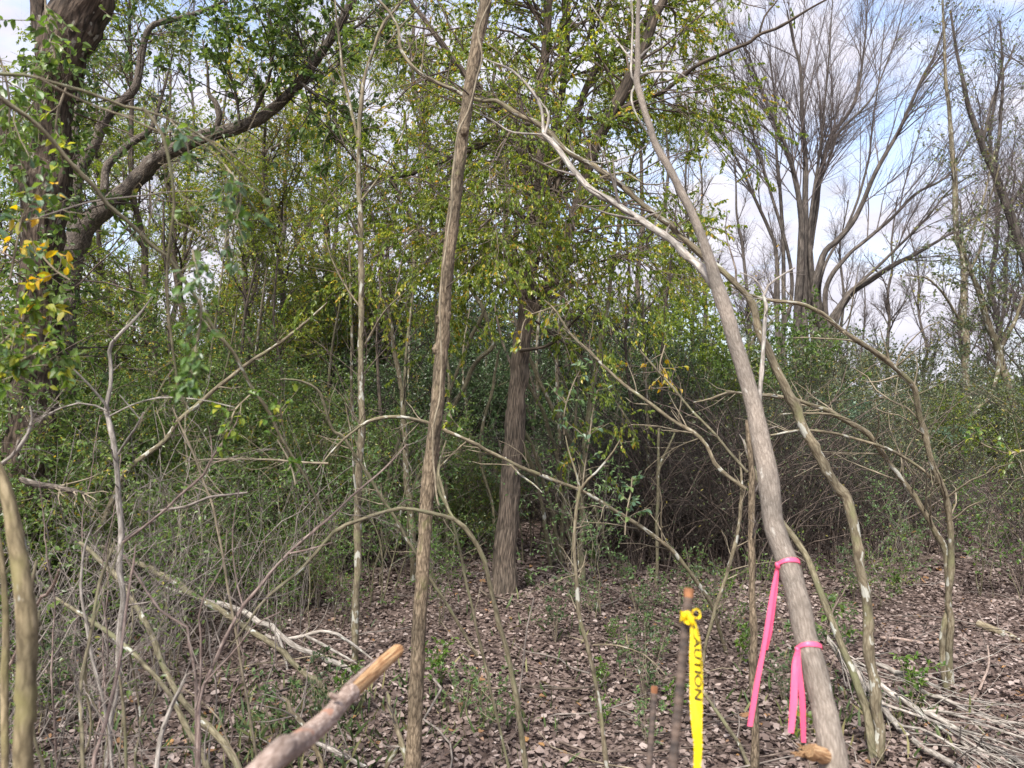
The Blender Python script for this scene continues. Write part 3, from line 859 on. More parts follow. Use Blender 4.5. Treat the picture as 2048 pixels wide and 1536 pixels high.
tp_thin = [bg_tree(650 + i, [11, 10][i], [0.065, 0.055][i], 14, 110, 800, [500, 300][i], M['leaf_elm'], M['bark_far'], M['twig_grey'],
                   'thin bare pale tree rising behind the leafy crowns', GS, up=0.4, droop=0.0, limbL=(1.0, 2.4), L2=(0.6, 1.5), L3=(0.3, 0.8), t0=0.3, tint=(0.6, 1)) for i in range(2)]
scatter(tp_leafy, [(330, 10.0, .72), (430, 11.5, .8), (250, 12.0, .75), (520, 10.5, .75), (600, 12.0, .85), (660, 14, .95), (150, 13.5, .8), (380, 14.0, .9), (480, 15, 1.0), (560, 15.5, 1.0), (280, 15.5, .9), (80, 12.5, .75),
                   (760, 12.5, .95), (830, 14, 1.05), (1150, 13.5, .95), (1260, 14, .85), (1330, 15, .75), (900, 15, 1.1), (1050, 15, 1.1), (-40, 10, .8), (-120, 13, .9)], 31)
scatter(tp_bare, [(1420, 24, 1.0), (1500, 27, 1.05), (1680, 30, 1.1), (1780, 28, .9), (1860, 32, 1.1), (1950, 27, 1.0), (2040, 24, 1.1), (2110, 20, 1.1), (1740, 34, .95), (1560, 33, 1.15), (1990, 20, 1.0), (2080, 15, .95), (2170, 17, 1.0), (1990, 22, 1.3), (2080, 19, 1.3)], 32, .9, 1.1)
scatter(tp_thin, [(200, 17, 1.1), (340, 19, 1.2), (470, 20, 1.2), (640, 17, 1.2), (590, 22, 1.3), (720, 19, 1.2), (270, 23, 1.3), (100, 20, 1.2), (800, 21, 1.3), (1340, 19, 1.1), (1400, 16, 1.0), (540, 14, 1.0)], 33, .9, 1.1)
# ------------------------------------------------------------------ traced trees and stems
def blade(L, W, mat, tint, fold=0.25, curl=0.15, seed=0):
    r = np.random.default_rng(seed)
    s = np.linspace(0, 1, 6)
    w = np.array([0.03, 0.36, 0.5, 0.42, 0.24, 0.0]) * W * r.uniform(0.9, 1.1, 6)
    z = -curl * L * s ** 2
    mid = np.stack([s * L, np.zeros(6), z], 1)
    l = np.stack([s * L, w, z + w * fold], 1); q = np.stack([s * L, -w, z + w * fold], 1)
    fq = []
    for k in range(5):
        fq.append([k, k + 1, 7 + k, 6 + k]); fq.append([k + 1, k, 12 + k, 13 + k])
    return Geo().add(np.concatenate([mid, l, q]), fq, None, np.full(10, tint), smooth=False).mesh('leaf', mat)

LB = {}
for kind, mat in (('green', 'leaf_green'), ('yellow', 'leaf_yellow'), ('blue', 'leaf_bluegreen'), ('fresh', 'leaf_fresh'), ('dark', 'leaf_privet'), ('elm', 'leaf_elm')):
    LB[kind] = [blade(1.0, 0.5 + 0.06 * q, M[mat], [0.15, 0.5, 0.85][q] if kind != 'dark' else [0.2, 0.4, 0.65][q], 0.2 + 0.1 * q, 0.1 + 0.08 * q, q) for q in range(3)]

def leaf_parts(root, Q, n, size, kinds, r, t=(0.1, 1.0), droop=0.3, out=0.9):
    """n single leaves, each an object, along the polyline(s) Q (N,K,3)"""
    Q = np.asarray(Q)
    if Q.ndim == 2: Q = Q[None]
    i = r.integers(0, len(Q), n); tt = r.uniform(t[0], t[1], n)
    pos, tan = interp_pts(Q, i, tt)
    tan = nrm(tan)
    d = nrm(tan * 0.6 + out * nrm(r.normal(size=(n, 3))) + np.array([0, 0, -droop]))
    for k in range(n):
        X = Vector(d[k]); up = Vector((r.normal() * 0.5, r.normal() * 0.5, 1.0))
        Y = up.cross(X).normalized(); Z = X.cross(Y)
        m = Matrix((X, Y, Z)).transposed().to_4x4()
        kd = kinds[r.integers(0, len(kinds))]
        o = bpy.data.objects.new('leaf', LB[kd][r.integers(0, 3)]); COL.objects.link(o)
        o.parent = root
        s = r.uniform(size[0], size[1])
        o.location = Vector(pos[k]) - root.location
        o.rotation_euler = m.to_euler()
        o.scale = (s, s, s)

def traced(name, label, cat, mat, pts, D, ground=True, sides=10, furrow=0.10, br=(), tw=None, lf=None, group=None, step=0.05, wob=0.2,
           bumps=(), seed=1, fw=0.02, fl=0.12, part_name='trunk', twmat='twig_brown', brname='branch'):
    r = np.random.default_rng(seed)
    Q = path(pts, D, ground, step, wob, r)
    root = thing(name, label, cat, tuple(Q[0, :3]), group)
    part(root, part_name, Geo().tubes(Q[:, :3], Q[:, 3], sides, r, furrow, fw, fl, bumps), M[mat])
    lines = [resample(Q, 24)]
    for b in br:
        bp, bD = b[0], b[1]
        bm = b[2] if len(b) > 2 else mat
        q = path(bp, bD, False, 0.05, wob, r)
        part(root, brname, Geo().tubes(q[:, :3], q[:, 3], max(6, sides - 4), r, furrow * 0.7), M[bm])
        lines.append(resample(q, 24))
    LN = np.array(lines)
    out = dict(root=root, L=LN[..., :3], R=LN[..., 3], r=r)
    if tw:
        n, L1 = tw[0], tw[1]
        kw = dict(K=6, ang=(25, 65), wob=0.14, rmin=0.0011, ratio=0.4, rmax=0.006); kw.update(tw[2] if len(tw) > 2 else {})
        A, Ar = grow(r, LN[..., :3], LN[..., 3], n, L=L1, **kw)
        B, Br = grow(r, A, Ar, int(n * 2.2), L=(L1[0] * 0.3, L1[1] * 0.45), ang=(25, 60), K=4, rmin=0.0008)
        part(root, 'twigs', Geo().tubes(A, Ar, 4, cap=False).tubes(B, Br, 3, cap=False), M[twmat], kind='stuff')
        out['A'], out['B'] = A, B
        if lf:
            g = Geo()
            kw = dict(size=(0.03, 0.05)); kw.update(lf[2] if len(lf) > 2 else {})
            leaf_on(r, g, B, lf[0], **kw)
            part(root, 'foliage', g, M[lf[1]], kind='stuff')
    return out

# --- the big tree in the middle
mid_pts = [(1008, 1200, 56), (1010, 1136, 48), (1012, 1084, 44), (1017, 1016, 41), (1022, 954, 40), (1027, 886, 39), (1032, 818, 38), (1036, 766, 36), (1039, 715, 36), (1049, 647, 33), (1056, 578, 30), (1066, 510, 28), (1078, 400, 26), (1085, 300, 23), (1087, 240, 22), (1083, 212, 22), (1078, 171, 21), (1087, 137, 20), (1090, 103, 18), (1095, 51, 17), (1096, 0, 16), (1098, -90, 13), (1105, -200, 9)]
r = np.random.default_rng(41)
Q = path(mid_pts, (6.55, 6.7), True, 0.03, 0.05, r)
root = thing('tree', 'big brown shaggy-barked tree in the middle with a yellow-green crown', 'tree', tuple(Q[0, :3]))
part(root, 'trunk', Geo().tubes(Q[:, :3], Q[:, 3], 44, r, 0.20, 0.016, 0.09), M['bark_shaggy'])
lines = [resample(Q[len(Q) // 2:], 24)]
for b, D in (([(1046, 660, 14), (1100, 560, 20), (1150, 420, 22), (1189, 297, 22), (1206, 260, 22), (1223, 226, 25), (1247, 181, 25), (1261, 150, 22), (1282, 109, 20), (1299, 68, 20), (1312, 31, 19), (1326, 0, 17), (1350, -80, 13), (1370, -180, 8)], (6.6, 6.3)),
             ([(1075, 480, 14), (1105, 400, 16), (1125, 300, 17), (1138, 246, 17), (1158, 212, 16), (1169, 185, 15), (1193, 137, 15), (1220, 113, 15), (1247, 92, 14), (1268, 68, 13), (1292, 38, 12), (1305, 0, 11), (1330, -70, 7)], (6.6, 7.2)),
             ([(1078, 420, 13), (1110, 260, 15), (1125, 180, 14), (1133, 103, 14), (1134, 51, 14), (1136, 0, 13), (1140, -100, 9)], (6.65, 7.4)),
             ([(1068, 480, 14), (1045, 320, 13), (1032, 253, 14), (998, 219, 15), (981, 198, 15), (953, 174, 14), (919, 133, 13), (885, 89, 12), (848, 38, 10), (820, 0, 9), (800, -50, 6)], (6.65, 7.1)),
             ([(1032, 253, 7), (1008, 270, 7), (971, 290, 7), (933, 304, 7), (912, 311, 6), (851, 335, 7), (817, 349, 9), (779, 355, 12), (796, 393, 11), (817, 427, 10), (834, 461, 9), (871, 502, 7), (890, 540, 5)], (6.9, 6.2)),
             ([(779, 355, 8), (748, 362, 6), (724, 383, 4), (700, 410, 3)], (6.4, 6.3)),
             ([(1240, 220, 10), (1288, 198, 9), (1329, 181, 8), (1350, 164, 8), (1392, 130, 8), (1444, 106, 8), (1502, 79, 7), (1519, 65, 7), (1560, 51, 6), (1601, 27, 5), (1635, 7, 4), (1680, -15, 3)], (6.4, 5.8)),
             ([(1519, 65, 5), (1530, 30, 4), (1555, 0, 3), (1570, -40, 2)], (5.9, 5.8)),
             ([(1062, 560, 9), (1000, 480, 8), (960, 440, 7), (900, 460, 6), (850, 520, 4)], (6.6, 6.0)),
             ([(1056, 590, 9), (1120, 560, 8), (1180, 570, 6), (1230, 520, 5), (1270, 500, 4)], (6.55, 6.0)),
             ([(1040, 700, 7), (1100, 690, 6), (1150, 640, 5), (1190, 600, 4)], (6.5, 6.0)),
             ([(1070, 470, 9), (1040, 430, 8), (1000, 420, 6), (960, 450, 4)], (6.55, 5.3)), ([(1078, 420, 9), (1100, 380, 7), (1130, 400, 5), (1150, 460, 3)], (6.55, 5.3)),
             ([(1085, 300, 9), (1060, 250, 7), (1020, 260, 5), (990, 320, 3)], (6.6, 5.4))):
    q = path(b, D, False, 0.05, 0.1, r)
    part(root, 'limb', Geo().tubes(q[:, :3], q[:, 3], 14, r, 0.14), M['bark_limb'])
    if b[0] == (1519, 65, 5): continue
    lines.append(resample(q if b[0] != (1240, 220, 10) else q[:int(len(q) * 0.42)], 24))
LN = np.array(lines)
A, Ar = grow(r, LN[..., :3], LN[..., 3], 210, t=(0.03, 1), ang=(30, 80), L=(0.7, 1.9), K=8, ratio=0.4, rmax=0.012, up=0.05, droop=-0.05, wob=0.16, taper=0.3)
B, Br = grow(r, A, Ar, 1200, t=(0.1, 1), ang=(20, 65), L=(0.3, 0.9), K=6, ratio=0.6, droop=-0.10, wob=0.15)
C, Cr = grow(r, B, Br, 4200, t=(0.1, 1), ang=(20, 60), L=(0.12, 0.42), K=4, ratio=0.6, droop=-0.12, wob=0.15)
part(root, 'twigs', Geo().tubes(A, Ar, 5, cap=False).tubes(B, Br, 4, cap=False).tubes(C, Cr, 3, cap=False), M['twig_brown'], kind='stuff')
g = Geo()
leaf_on(r, g, C, 105000, (0.022, 0.038), 0.5, (0.0, 0.92), droop=0.9, flat=0.2, tint_pow=1.1, tnoise=0.42)
part(root, 'crown', g, M['leaf_elm'], kind='stuff')

# --- the nearer brown trunk left of it
bt = [(826, 1536, 31), (830, 1440, 30), (834, 1340, 29), (839, 1240, 28), (846, 1130, 27), (853, 1020, 27), (857, 960, 27), (864, 900, 27), (872, 830, 27), (880, 740, 26), (887, 650, 26), (893, 560, 25), (901, 480, 26), (912, 390, 25), (921, 310, 24), (930, 240, 24), (941, 165, 25), (953, 90, 25), (968, 20, 25), (975, -20, 24), (995, -140, 19), (1015, -260, 12)]
r = np.random.default_rng(42)
Q = path(bt, (3.02, 3.15), True, 0.016, 0.04, r)
s = np.concatenate([[0], np.cumsum(np.linalg.norm(np.diff(Q[:, :3], axis=0), axis=1))])
def vat(py):
    best = min(range(len(Q)), key=lambda k: np.linalg.norm(Q[k, :3] - at(np.interp(py, [p[1] for p in bt][::-1], [p[0] for p in bt][::-1]), py, np.interp(py, [-260, 1536], [3.15, 3.02]))))
    return s[best]
root = thing('tree', 'slender straight brown trunk with knots just left of the big tree', 'tree', tuple(Q[0, :3]))
ux = lambda a: a
tk = Geo().tubes(Q[:, :3], Q[:, 3], 40, r, 0.11, 0.009, 0.035)
part(root, 'trunk', tk, M['bark_brown'])
for (x, y, w, e) in ((873, 634, 9, 9), (866, 698, 9, 10), (904, 632, 6, 10), (878, 905, 9, 18), (930, 262, 9, 10), (916, 348, 6, 10), (884, 560, 5, 8)):
    p0 = at(x, y, 3.07)
    k = np.argmin(np.linalg.norm(Q[:, :3] - p0, axis=1)); ax = Q[min(k + 3, len(Q) - 1), :3] - Q[max(k - 3, 0), :3]; ax = ax / np.linalg.norm(ax)
    hh = e * 3.07 / F; rr = w * 3.07 / F
    ks = np.linspace(-1, 1, 9)
    off = (p0 - Q[k, :3]); off -= ax * off.dot(ax)
    ctr = Q[k, :3] + off * 0.55
    Pk = np.stack([ctr + ax * hh * 1.3 * a for a in ks]); Rk = rr * np.sqrt(np.maximum(0.02, 1 - ks ** 2)) * (1 + r.normal(size=9) * 0.08)
    part(root, 'knot', Geo().tubes(Pk, Rk, 12, r, 0.18, 0.006, 0.02), M['bark_brown'])
q = path([(878, 1010, 4), (866, 930, 4), (868, 860, 4), (884, 760, 4), (880, 640, 3.5), (885, 560, 4), (897, 470, 4), (903, 400, 5), (908, 330, 5), (918, 260, 4), (940, 210, 4), (962, 120, 4), (958, 60, 4), (985, -10, 3)], 3.02, False, 0.02, 0.4, r)
part(root, 'vine', Geo().tubes(q[:, :3], q[:, 3], 6, r), M['twig_tan'])
for b in ([(960, 75, 3), (985, 95, 2), (1010, 110, 1.5)], [(938, 190, 4), (915, 170, 3), (880, 150, 1.6)], [(893, 575, 3), (930, 545, 2), (960, 520, 1.5)], [(905, 400, 3), (880, 390, 2), (850, 360, 1.5)], [(848, 1010, 3), (815, 1000, 2.5), (790, 1020, 1.5)]):
    q = path(b, (3.06, 2.9), False, 0.02, 0.3, r)
    part(root, 'twig', Geo().tubes(q[:, :3], q[:, 3], 5, r), M['twig_brown'])

# --- grey leaning stem with the ribbons
gl_pts = [(1668, 1536, 54), (1652, 1443, 50), (1632, 1358, 47), (1614, 1289, 44), (1594, 1197, 43), (1575, 1129, 40), (1549, 1050, 40), (1543, 1000, 40), (1529, 920, 39), (1519, 869, 36), (1505, 800, 32), (1491, 749, 31), (1474, 698, 30), (1454, 630, 29), (1437, 578, 28), (1421, 527, 23), (1402, 470, 19), (1380, 420, 17), (1363, 386, 16), (1343, 345, 16), (1322, 308, 15), (1305, 273, 14), (1292, 232, 13), (1281, 191, 13), (1273, 160, 13), (1276, 130, 12), (1275, 68, 9), (1277, 0, 8), (1280, -90, 5)]
GLD = (1.72, 1.95, 2.2, 2.45, 2.75, 3.0)
r = np.random.default_rng(43)
GQ = path(gl_pts, GLD, True, 0.02, 0.05, r)
root = thing('leaning_sapling', 'smooth grey leaning stem tied with two pink ribbons', 'sapling', tuple(GQ[0, :3]))
part(root, 'trunk', Geo().tubes(GQ[:, :3], GQ[:, 3], 32, r, 0.045, 0.010, 0.05), M['bark_grey'])
lines = []
for b, D in (([(1440, 590, 22), (1425, 565, 21), (1405, 537, 19), (1377, 513, 15), (1346, 485, 14), (1312, 461, 14), (1261, 427, 14), (1213, 396, 13), (1182, 376, 13), (1158, 349, 12), (1138, 325, 12), (1111, 290, 11), (1087, 267, 9)], (2.47, 3.2)),
             ([(1087, 267, 7), (1083, 219, 6), (1070, 191, 6), (1049, 164, 5), (1018, 137, 4), (988, 125, 3), (964, 114, 2)], (3.2, 3.4)),
             ([(1090, 268, 5), (1098, 240, 5), (1095, 220, 4), (1085, 208, 3), (1078, 195, 2)], (3.2, 3.3)),
             ([(1090, 270, 5), (1073, 268, 4), (1046, 268, 4), (1018, 263, 3.5), (988, 243, 3), (947, 222, 2)], (3.2, 3.25)),
             ([(1274, 155, 6), (1285, 150, 5), (1305, 143, 5), (1346, 143, 4), (1364, 149, 3), (1390, 170, 2)], (2.95, 2.9)),
             ([(1276, 128, 5), (1255, 110, 4), (1240, 90, 3), (1215, 60, 2.5), (1180, 5, 2)], (3.0, 3.2)),
             ([(1276, 120, 5), (1293, 100, 4), (1310, 85, 3), (1330, 40, 2)], (3.0, 3.0)),
             ([(1273, 165, 5), (1262, 150, 4), (1263, 110, 4), (1265, 40, 3), (1262, -10, 2)], (2.95, 3.1)),
             ([(1303, 280, 3), (1275, 305, 3), (1215, 325, 2.5), (1165, 320, 2)], (2.9, 3.1)),
             ([(1270, 170, 4), (1263, 190, 4), (1270, 225, 3), (1310, 290, 2)], (2.95, 2.9))):
    q = path(b, D, False, 0.03, 0.12, r)
    part(root, 'branch', Geo().tubes(q[:, :3], q[:, 3], 10, r, 0.06), M['bark_silver'])
    lines.append(resample(q, 20))
LN = np.array(lines)
A, Ar = grow(r, LN[..., :3], LN[..., 3], 34, L=(0.08, 0.35), K=5, ratio=0.45, rmin=0.001, wob=0.15)
part(root, 'twigs', Geo().tubes(A, Ar, 4, cap=False), M['twig_grey'], kind='stuff')
# the splintered limb low on the stem
q = path([(1662, 1520, 36), (1640, 1508, 30), (1618, 1500, 24)], (1.74, 1.66), False, 0.01, 0.05, r)
bl = part(root, 'broken_limb', Geo().tubes(q[:, :3], q[:, 3], 14, r, 0.35, 0.006, 0.02), M['wood_peeled'], label='splintered orange stump of a torn limb')
for k in range(9):
    a = at(1630 + r.uniform(-10, 10), 1503 + r.uniform(-12, 12), 1.69); b = at(1578 + r.uniform(0, 26), 1497 + r.uniform(-9, 18), 1.67 + r.uniform(-0.03, 0.03))
    Pq = np.linspace(a, b, 5) + r.normal(size=(5, 3)) * 0.0012
    part(root, 'splinter', Geo().tubes(Pq, np.linspace(0.005, 0.0012, 5), 5, r), M['wood_peeled'], parent=bl)

# --- lichen-spotted sapling that leans up to the left
t = traced('leaning_sapling', 'lichen-spotted olive stem arching up left behind the grey leaning stem', 'sapling', 'bark_lichen',
       [(1758, 1505, 24), (1751, 1443, 21), (1746, 1392, 20), (1741, 1334, 19), (1734, 1289, 19), (1727, 1248, 19), (1721, 1197, 19), (1710, 1146, 19), (1697, 1067, 20), (1686, 1016, 20), (1683, 1006, 20), (1656, 968, 19), (1635, 934, 18), (1608, 889, 18), (1594, 859, 18), (1580, 824, 18), (1567, 797, 18), (1553, 766, 17), (1534, 722, 16), (1512, 674, 15), (1502, 630, 14), (1485, 609, 13), (1461, 578, 12), (1430, 545, 12), (1377, 502, 12), (1329, 458, 11), (1295, 434, 11), (1261, 403, 11), (1213, 362, 11), (1169, 338, 10), (1124, 314, 10), (1097, 290, 10), (1076, 268, 11), (1059, 255, 11), (1039, 246, 10), (1005, 229, 10), (971, 208, 9), (947, 208, 8), (919, 202, 8), (889, 188, 8), (858, 174, 8), (824, 157, 7), (796, 130, 7), (777, 99, 6), (774, 62, 6), (755, 27, 5), (728, 0, 4), (700, -30, 3)],
       (3.5, 3.55, 3.6, 3.7, 3.8, 4.0), sides=16, furrow=0.06, seed=44, step=0.03,
       br=[([(1777, 99, 1), (1777, 99, 1)], 4, 'bark_olive')][:0] + [([(774, 90, 4), (800, 55, 3), (835, 20, 2.5), (860, -10, 2)], (3.95, 4.0)), ([(840, 165, 4), (845, 120, 3), (850, 70, 2)], (3.9, 4.0)), ([(1124, 314, 6), (1085, 330, 4), (1060, 310, 3)], (3.75, 3.6)), ([(1200, 355, 5), (1250, 345, 4), (1290, 370, 3), (1340, 365, 2)], (3.7, 3.6))],
       tw=(60, (0.1, 0.45), dict(t=(0.45, 1.0))), twmat='twig_brown')
traced('sapling', 'slim olive stem rising beside the foot of the lichen-spotted stem', 'sapling', 'bark_olive',
       [(1744, 1496, 17), (1731, 1419, 16), (1717, 1382, 15), (1704, 1341, 14), (1686, 1296, 14), (1669, 1248, 13), (1652, 1211, 13), (1632, 1163, 13), (1615, 1118, 12), (1594, 1084, 11), (1570, 1050, 10), (1530, 985, 9), (1505, 930, 7), (1490, 880, 5)], (3.5, 3.9), sides=12, seed=45, tw=(10, (0.1, 0.3)))
traced('dead_stem', 'upright dead pole with flaking brown bark behind the grey leaning stem', 'dead stem', 'bark_brown',
       [(1510, 1536, 15), (1510, 1426, 15), (1509, 1324, 15), (1505, 1204, 13), (1505, 1119, 13), (1503, 1016, 14), (1500, 960, 12), (1498, 920, 11), (1495, 835, 9)], (3.36, 3.4), sides=14, furrow=0.16, seed=46,
       br=[([(1512, 880, 8), (1516, 850, 9), (1521, 783, 9), (1526, 681, 8), (1533, 609, 7), (1528, 585, 5), (1550, 560, 4), (1590, 535, 3)], (3.4, 3.5), 'bark_silver'), ([(1530, 590, 4), (1512, 560, 3), (1480, 545, 2)], (3.5, 3.5), 'bark_silver')], tw=(10, (0.1, 0.3), dict(t=(.6, 1))), twmat='twig_grey')

# --- twin saplings on the right
traced('sapling', 'twin-stemmed sapling right whose stems arch over to the left', 'sapling', 'bark_lichen',
       [(1903, 1378, 14), (1900, 1307, 13), (1904, 1235, 12), (1898, 1207, 12), (1902, 1146, 12), (1904, 1067, 12), (1895, 1005, 12), (1886, 978, 12), (1876, 951, 12), (1864, 910, 11), (1855, 869, 11), (1844, 835, 11), (1840, 804, 11), (1833, 775, 11), (1817, 756, 11), (1793, 735, 10), (1757, 705, 10), (1720, 680, 9), (1683, 657, 9), (1659, 636, 9), (1632, 620, 8), (1608, 608, 8), (1581, 603, 7), (1543, 600, 6), (1500, 588, 4), (1460, 570, 3)], (4.38, 4.2, 3.9), sides=12, seed=47, furrow=0.05,
       br=[([(1892, 1378, 12), (1888, 1351, 11), (1886, 1307, 11), (1888, 1255, 11), (1897, 1207, 10), (1895, 1153, 12), (1892, 1095, 12), (1871, 1060, 11), (1854, 1030, 11), (1837, 1002, 11), (1809, 965, 10), (1782, 930, 10), (1755, 893, 10), (1727, 859, 10), (1690, 838, 9), (1656, 818, 9), (1618, 806, 8), (1580, 794, 8), (1539, 790, 7), (1512, 788, 6), (1457, 783, 5), (1420, 795, 4), (1385, 803, 3)], (4.36, 4.3, 4.0)),
           ([(1888, 992, 7), (1881, 975, 7), (1861, 955, 6), (1837, 934, 6), (1793, 907, 6), (1755, 891, 6), (1710, 878, 5), (1656, 864, 5), (1601, 859, 5), (1539, 869, 4)], (4.3, 4.1)),
           ([(1700, 840, 4), (1660, 828, 4), (1600, 826, 3), (1560, 828, 2)], (4.1, 4.0))],
       tw=(46, (0.15, 0.6), dict(t=(0.3, 1.0), up=0.1)), twmat='twig_tan')

# --- arching canes and thin stems in the middle
traced('arching_sapling', 'olive sapling arching over to the left in front of the brown trunk', 'sapling', 'bark_olive',
       [(1049, 1536, 11), (1035, 1409, 10), (1025, 1358, 9.5), (1013, 1296, 9), (998, 1248, 9), (984, 1187, 8.5), (970, 1129, 8.5), (953, 1095, 8), (933, 1065, 8), (908, 1043, 8), (885, 1035, 8), (834, 1023, 7.5), (800, 1019, 7.5), (748, 1031, 7), (700, 1047, 7), (670, 1057, 7), (643, 1084, 6.5), (598, 1136, 6), (554, 1173, 6), (513, 1211, 5), (485, 1252, 5), (450, 1295, 3)], (2.96, 2.9, 2.75, 2.6), sides=12, seed=48, furrow=0.04,
       br=[([(912, 1045, 5), (898, 1022, 5), (882, 971, 5), (876, 937, 4), (888, 896, 3)], (2.9, 3.1)), ([(1035, 1400, 4), (1045, 1340, 3), (1053, 1260, 3), (1068, 1195, 2.5)], (2.95, 2.95), 'twig_grey')])
traced('sapling', 'upright forked green sapling with fresh leaves right of the big tree', 'sapling', 'bark_lichen',
       [(1214, 1536, 9), (1203, 1453, 8.5), (1189, 1358, 8), (1172, 1286, 8), (1158, 1238, 7.5), (1153, 1180, 7.5), (1148, 1101, 7), (1150, 1050, 7), (1153, 1016, 7), (1160, 975, 7)], (3.2, 3.2), sides=12, seed=49, furrow=0.04,
       br=[([(1160, 980, 5), (1175, 960, 5), (1193, 944, 4.5), (1223, 908, 3.5), (1240, 880, 2)], (3.2, 3.15)), ([(1160, 980, 4), (1152, 944, 4), (1138, 903, 3), (1131, 872, 2)], (3.2, 3.25)), ([(1186, 1290, 3), (1230, 1290, 3), (1290, 1310, 2), (1330, 1350, 2)], (3.2, 3.0)), ([(1152, 1150, 2.5), (1130, 1155, 2.5), (1112, 1165, 2)], (3.2, 3.1))], tw=(14, (0.08, 0.25), dict(t=(0.5, 1))), twmat='twig_tan')
t = traced('arching_sapling', 'long thin lichened stem arching across the front of the big tree', 'sapling', 'bark_lichen',
       [(1449, 1292, 8), (1433, 1238, 8), (1420, 1200, 8), (1399, 1163, 8), (1375, 1132, 8), (1348, 1101, 8), (1322, 1081, 8), (1295, 1060, 7.5), (1261, 1036, 7.5), (1227, 1016, 7), (1193, 995, 7), (1158, 977, 7), (1107, 958, 7), (1056, 937, 7), (1022, 920, 7), (988, 903, 7), (940, 877, 7), (885, 852, 6.5), (851, 840, 6), (806, 831, 6), (748, 838, 6), (714, 859, 5), (680, 889, 4), (640, 935, 3)], (5.1, 4.9, 4.6, 4.5), sides=10, seed=50, furrow=0.05,
       br=[([(1010, 915, 4), (1035, 945, 4), (1070, 970, 3.5), (1085, 985, 2)], (4.8, 4.7)), ([(940, 877, 4), (915, 900, 4), (880, 935, 3), (850, 955, 2)], (4.7, 4.7))], tw=(24, (0.15, 0.5)), twmat='twig_tan')
traced('arching_sapling', 'thin pale stem slanting down right from the crown to the dead pole', 'sapling', 'bark_lichen',
       [(1492, 978, 8), (1461, 958, 8), (1433, 930, 7.5), (1416, 893, 7), (1392, 866, 7), (1365, 850, 7), (1343, 838, 6.5), (1302, 811, 6.5), (1254, 773, 6), (1213, 736, 6), (1186, 708, 6), (1141, 667, 5), (1114, 623, 4), (1090, 600, 3)], (4.0, 4.4), sides=10, seed=51, furrow=0.05, ground=False, tw=(18, (0.1, 0.4)), twmat='twig_tan')
traced('arching_sapling', 'very thin dead stem running beside the pale slanting stem', 'sapling', 'bark_olive',
       [(1495, 945, 6), (1461, 907, 5.5), (1427, 866, 5), (1382, 818, 5), (1348, 777, 4.5), (1310, 735, 4), (1280, 700, 3)], (4.4, 4.7), sides=8, seed=52, ground=False, tw=(14, (0.1, 0.45)))
traced('sapling', 'pale crooked shoot standing left of the dead pole', 'sapling', 'bark_lichen',
       [(1413, 1292, 6), (1430, 1221, 7), (1451, 1160, 7), (1474, 1084, 7.5), (1485, 1016, 7), (1488, 960, 5), (1484, 900, 3)], (4.9, 5.0), sides=8, seed=53, tw=(14, (0.15, 0.4)), twmat='twig_tan')
traced('dead_stem', 'short forked grey snag in front of the dark brush', 'dead stem', 'bark_olive',
       [(1312, 1182, 6.5), (1314, 1100, 6.5), (1314, 1026, 6.5), (1315, 950, 6), (1316, 856, 4.5)], (6.8, 6.8), sides=8, seed=54, br=[([(1316, 945, 6), (1325, 920, 6), (1338, 895, 5), (1350, 866, 4)], (6.8, 6.75))])
traced('sapling', 'slim grey trunk standing right of the big middle tree', 'sapling', 'bark_olive',
       [(1162, 1172, 12), (1164, 1080, 11), (1163, 1000, 11), (1169, 903, 11), (1179, 818, 11), (1186, 777, 10.5), (1196, 715, 10), (1210, 640, 9), (1217, 599, 8.5), (1224, 540, 8), (1240, 440, 6), (1262, 330, 4), (1290, 240, 2.5)], (7.0, 7.2), sides=12, seed=55, tw=(60, (0.2, 0.9), dict(up=.1)), twmat='twig_dark')
traced('sapling', 'lichened slim trunk left of the nearer brown trunk', 'sapling', 'bark_lichen',
       [(826, 1162, 13), (824, 1090, 13), (820, 1016, 13), (813, 940, 12), (808, 852, 11), (800, 766, 10), (788, 698, 9), (780, 640, 7), (768, 560, 5), (760, 480, 3)], (7.2, 7.2), sides=12, seed=56, tw=(40, (0.2, 0.8), dict(up=.1)), twmat='twig_dark')
t = traced('sapling', 'straight thin olive tree with a bare forked top left of the brown trunk', 'sapling', 'bark_lichen',
       [(709, 1328, 14), (712, 1170, 13.5), (716, 1067, 14), (719, 954, 14), (724, 852, 13), (725, 783, 12), (724, 715, 11), (724, 612, 10.5), (723, 513, 10.5), (721, 410, 10), (719, 342, 9), (721, 273, 8.5), (723, 232, 8), (731, 171, 7), (748, 116, 6.5), (769, 62, 6), (796, 27, 5), (817, 0, 4), (850, -50, 3)], (4.83, 5.0), sides=14, seed=57, furrow=0.06,
       br=[([(720, 300, 7), (712, 267, 6.5), (700, 205, 6), (687, 154, 5), (680, 90, 4), (672, 20, 3), (670, -30, 2)], (4.95, 5.1)), ([(724, 700, 5), (745, 660, 4), (768, 620, 3), (800, 590, 2)], (4.9, 4.7)), ([(722, 480, 5), (700, 440, 4), (670, 400, 3), (640, 350, 2)], (4.9, 4.7)), ([(724, 620, 4), (690, 570, 3.5), (665, 520, 2.5), (650, 470, 2)], (4.9, 5.0)), ([(723, 400, 4), (760, 350, 3.5), (800, 280, 2.5), (820, 220, 2)], (4.9, 5.1)), ([(716, 1010, 4), (708, 950, 4), (704, 880, 3), (690, 800, 2)], (4.8, 4.7))],
       tw=(60, (0.2, 0.8), dict(t=(0.3, 1), up=0.3, rmax=0.003, ang=(30, 75))), twmat='twig_brown')

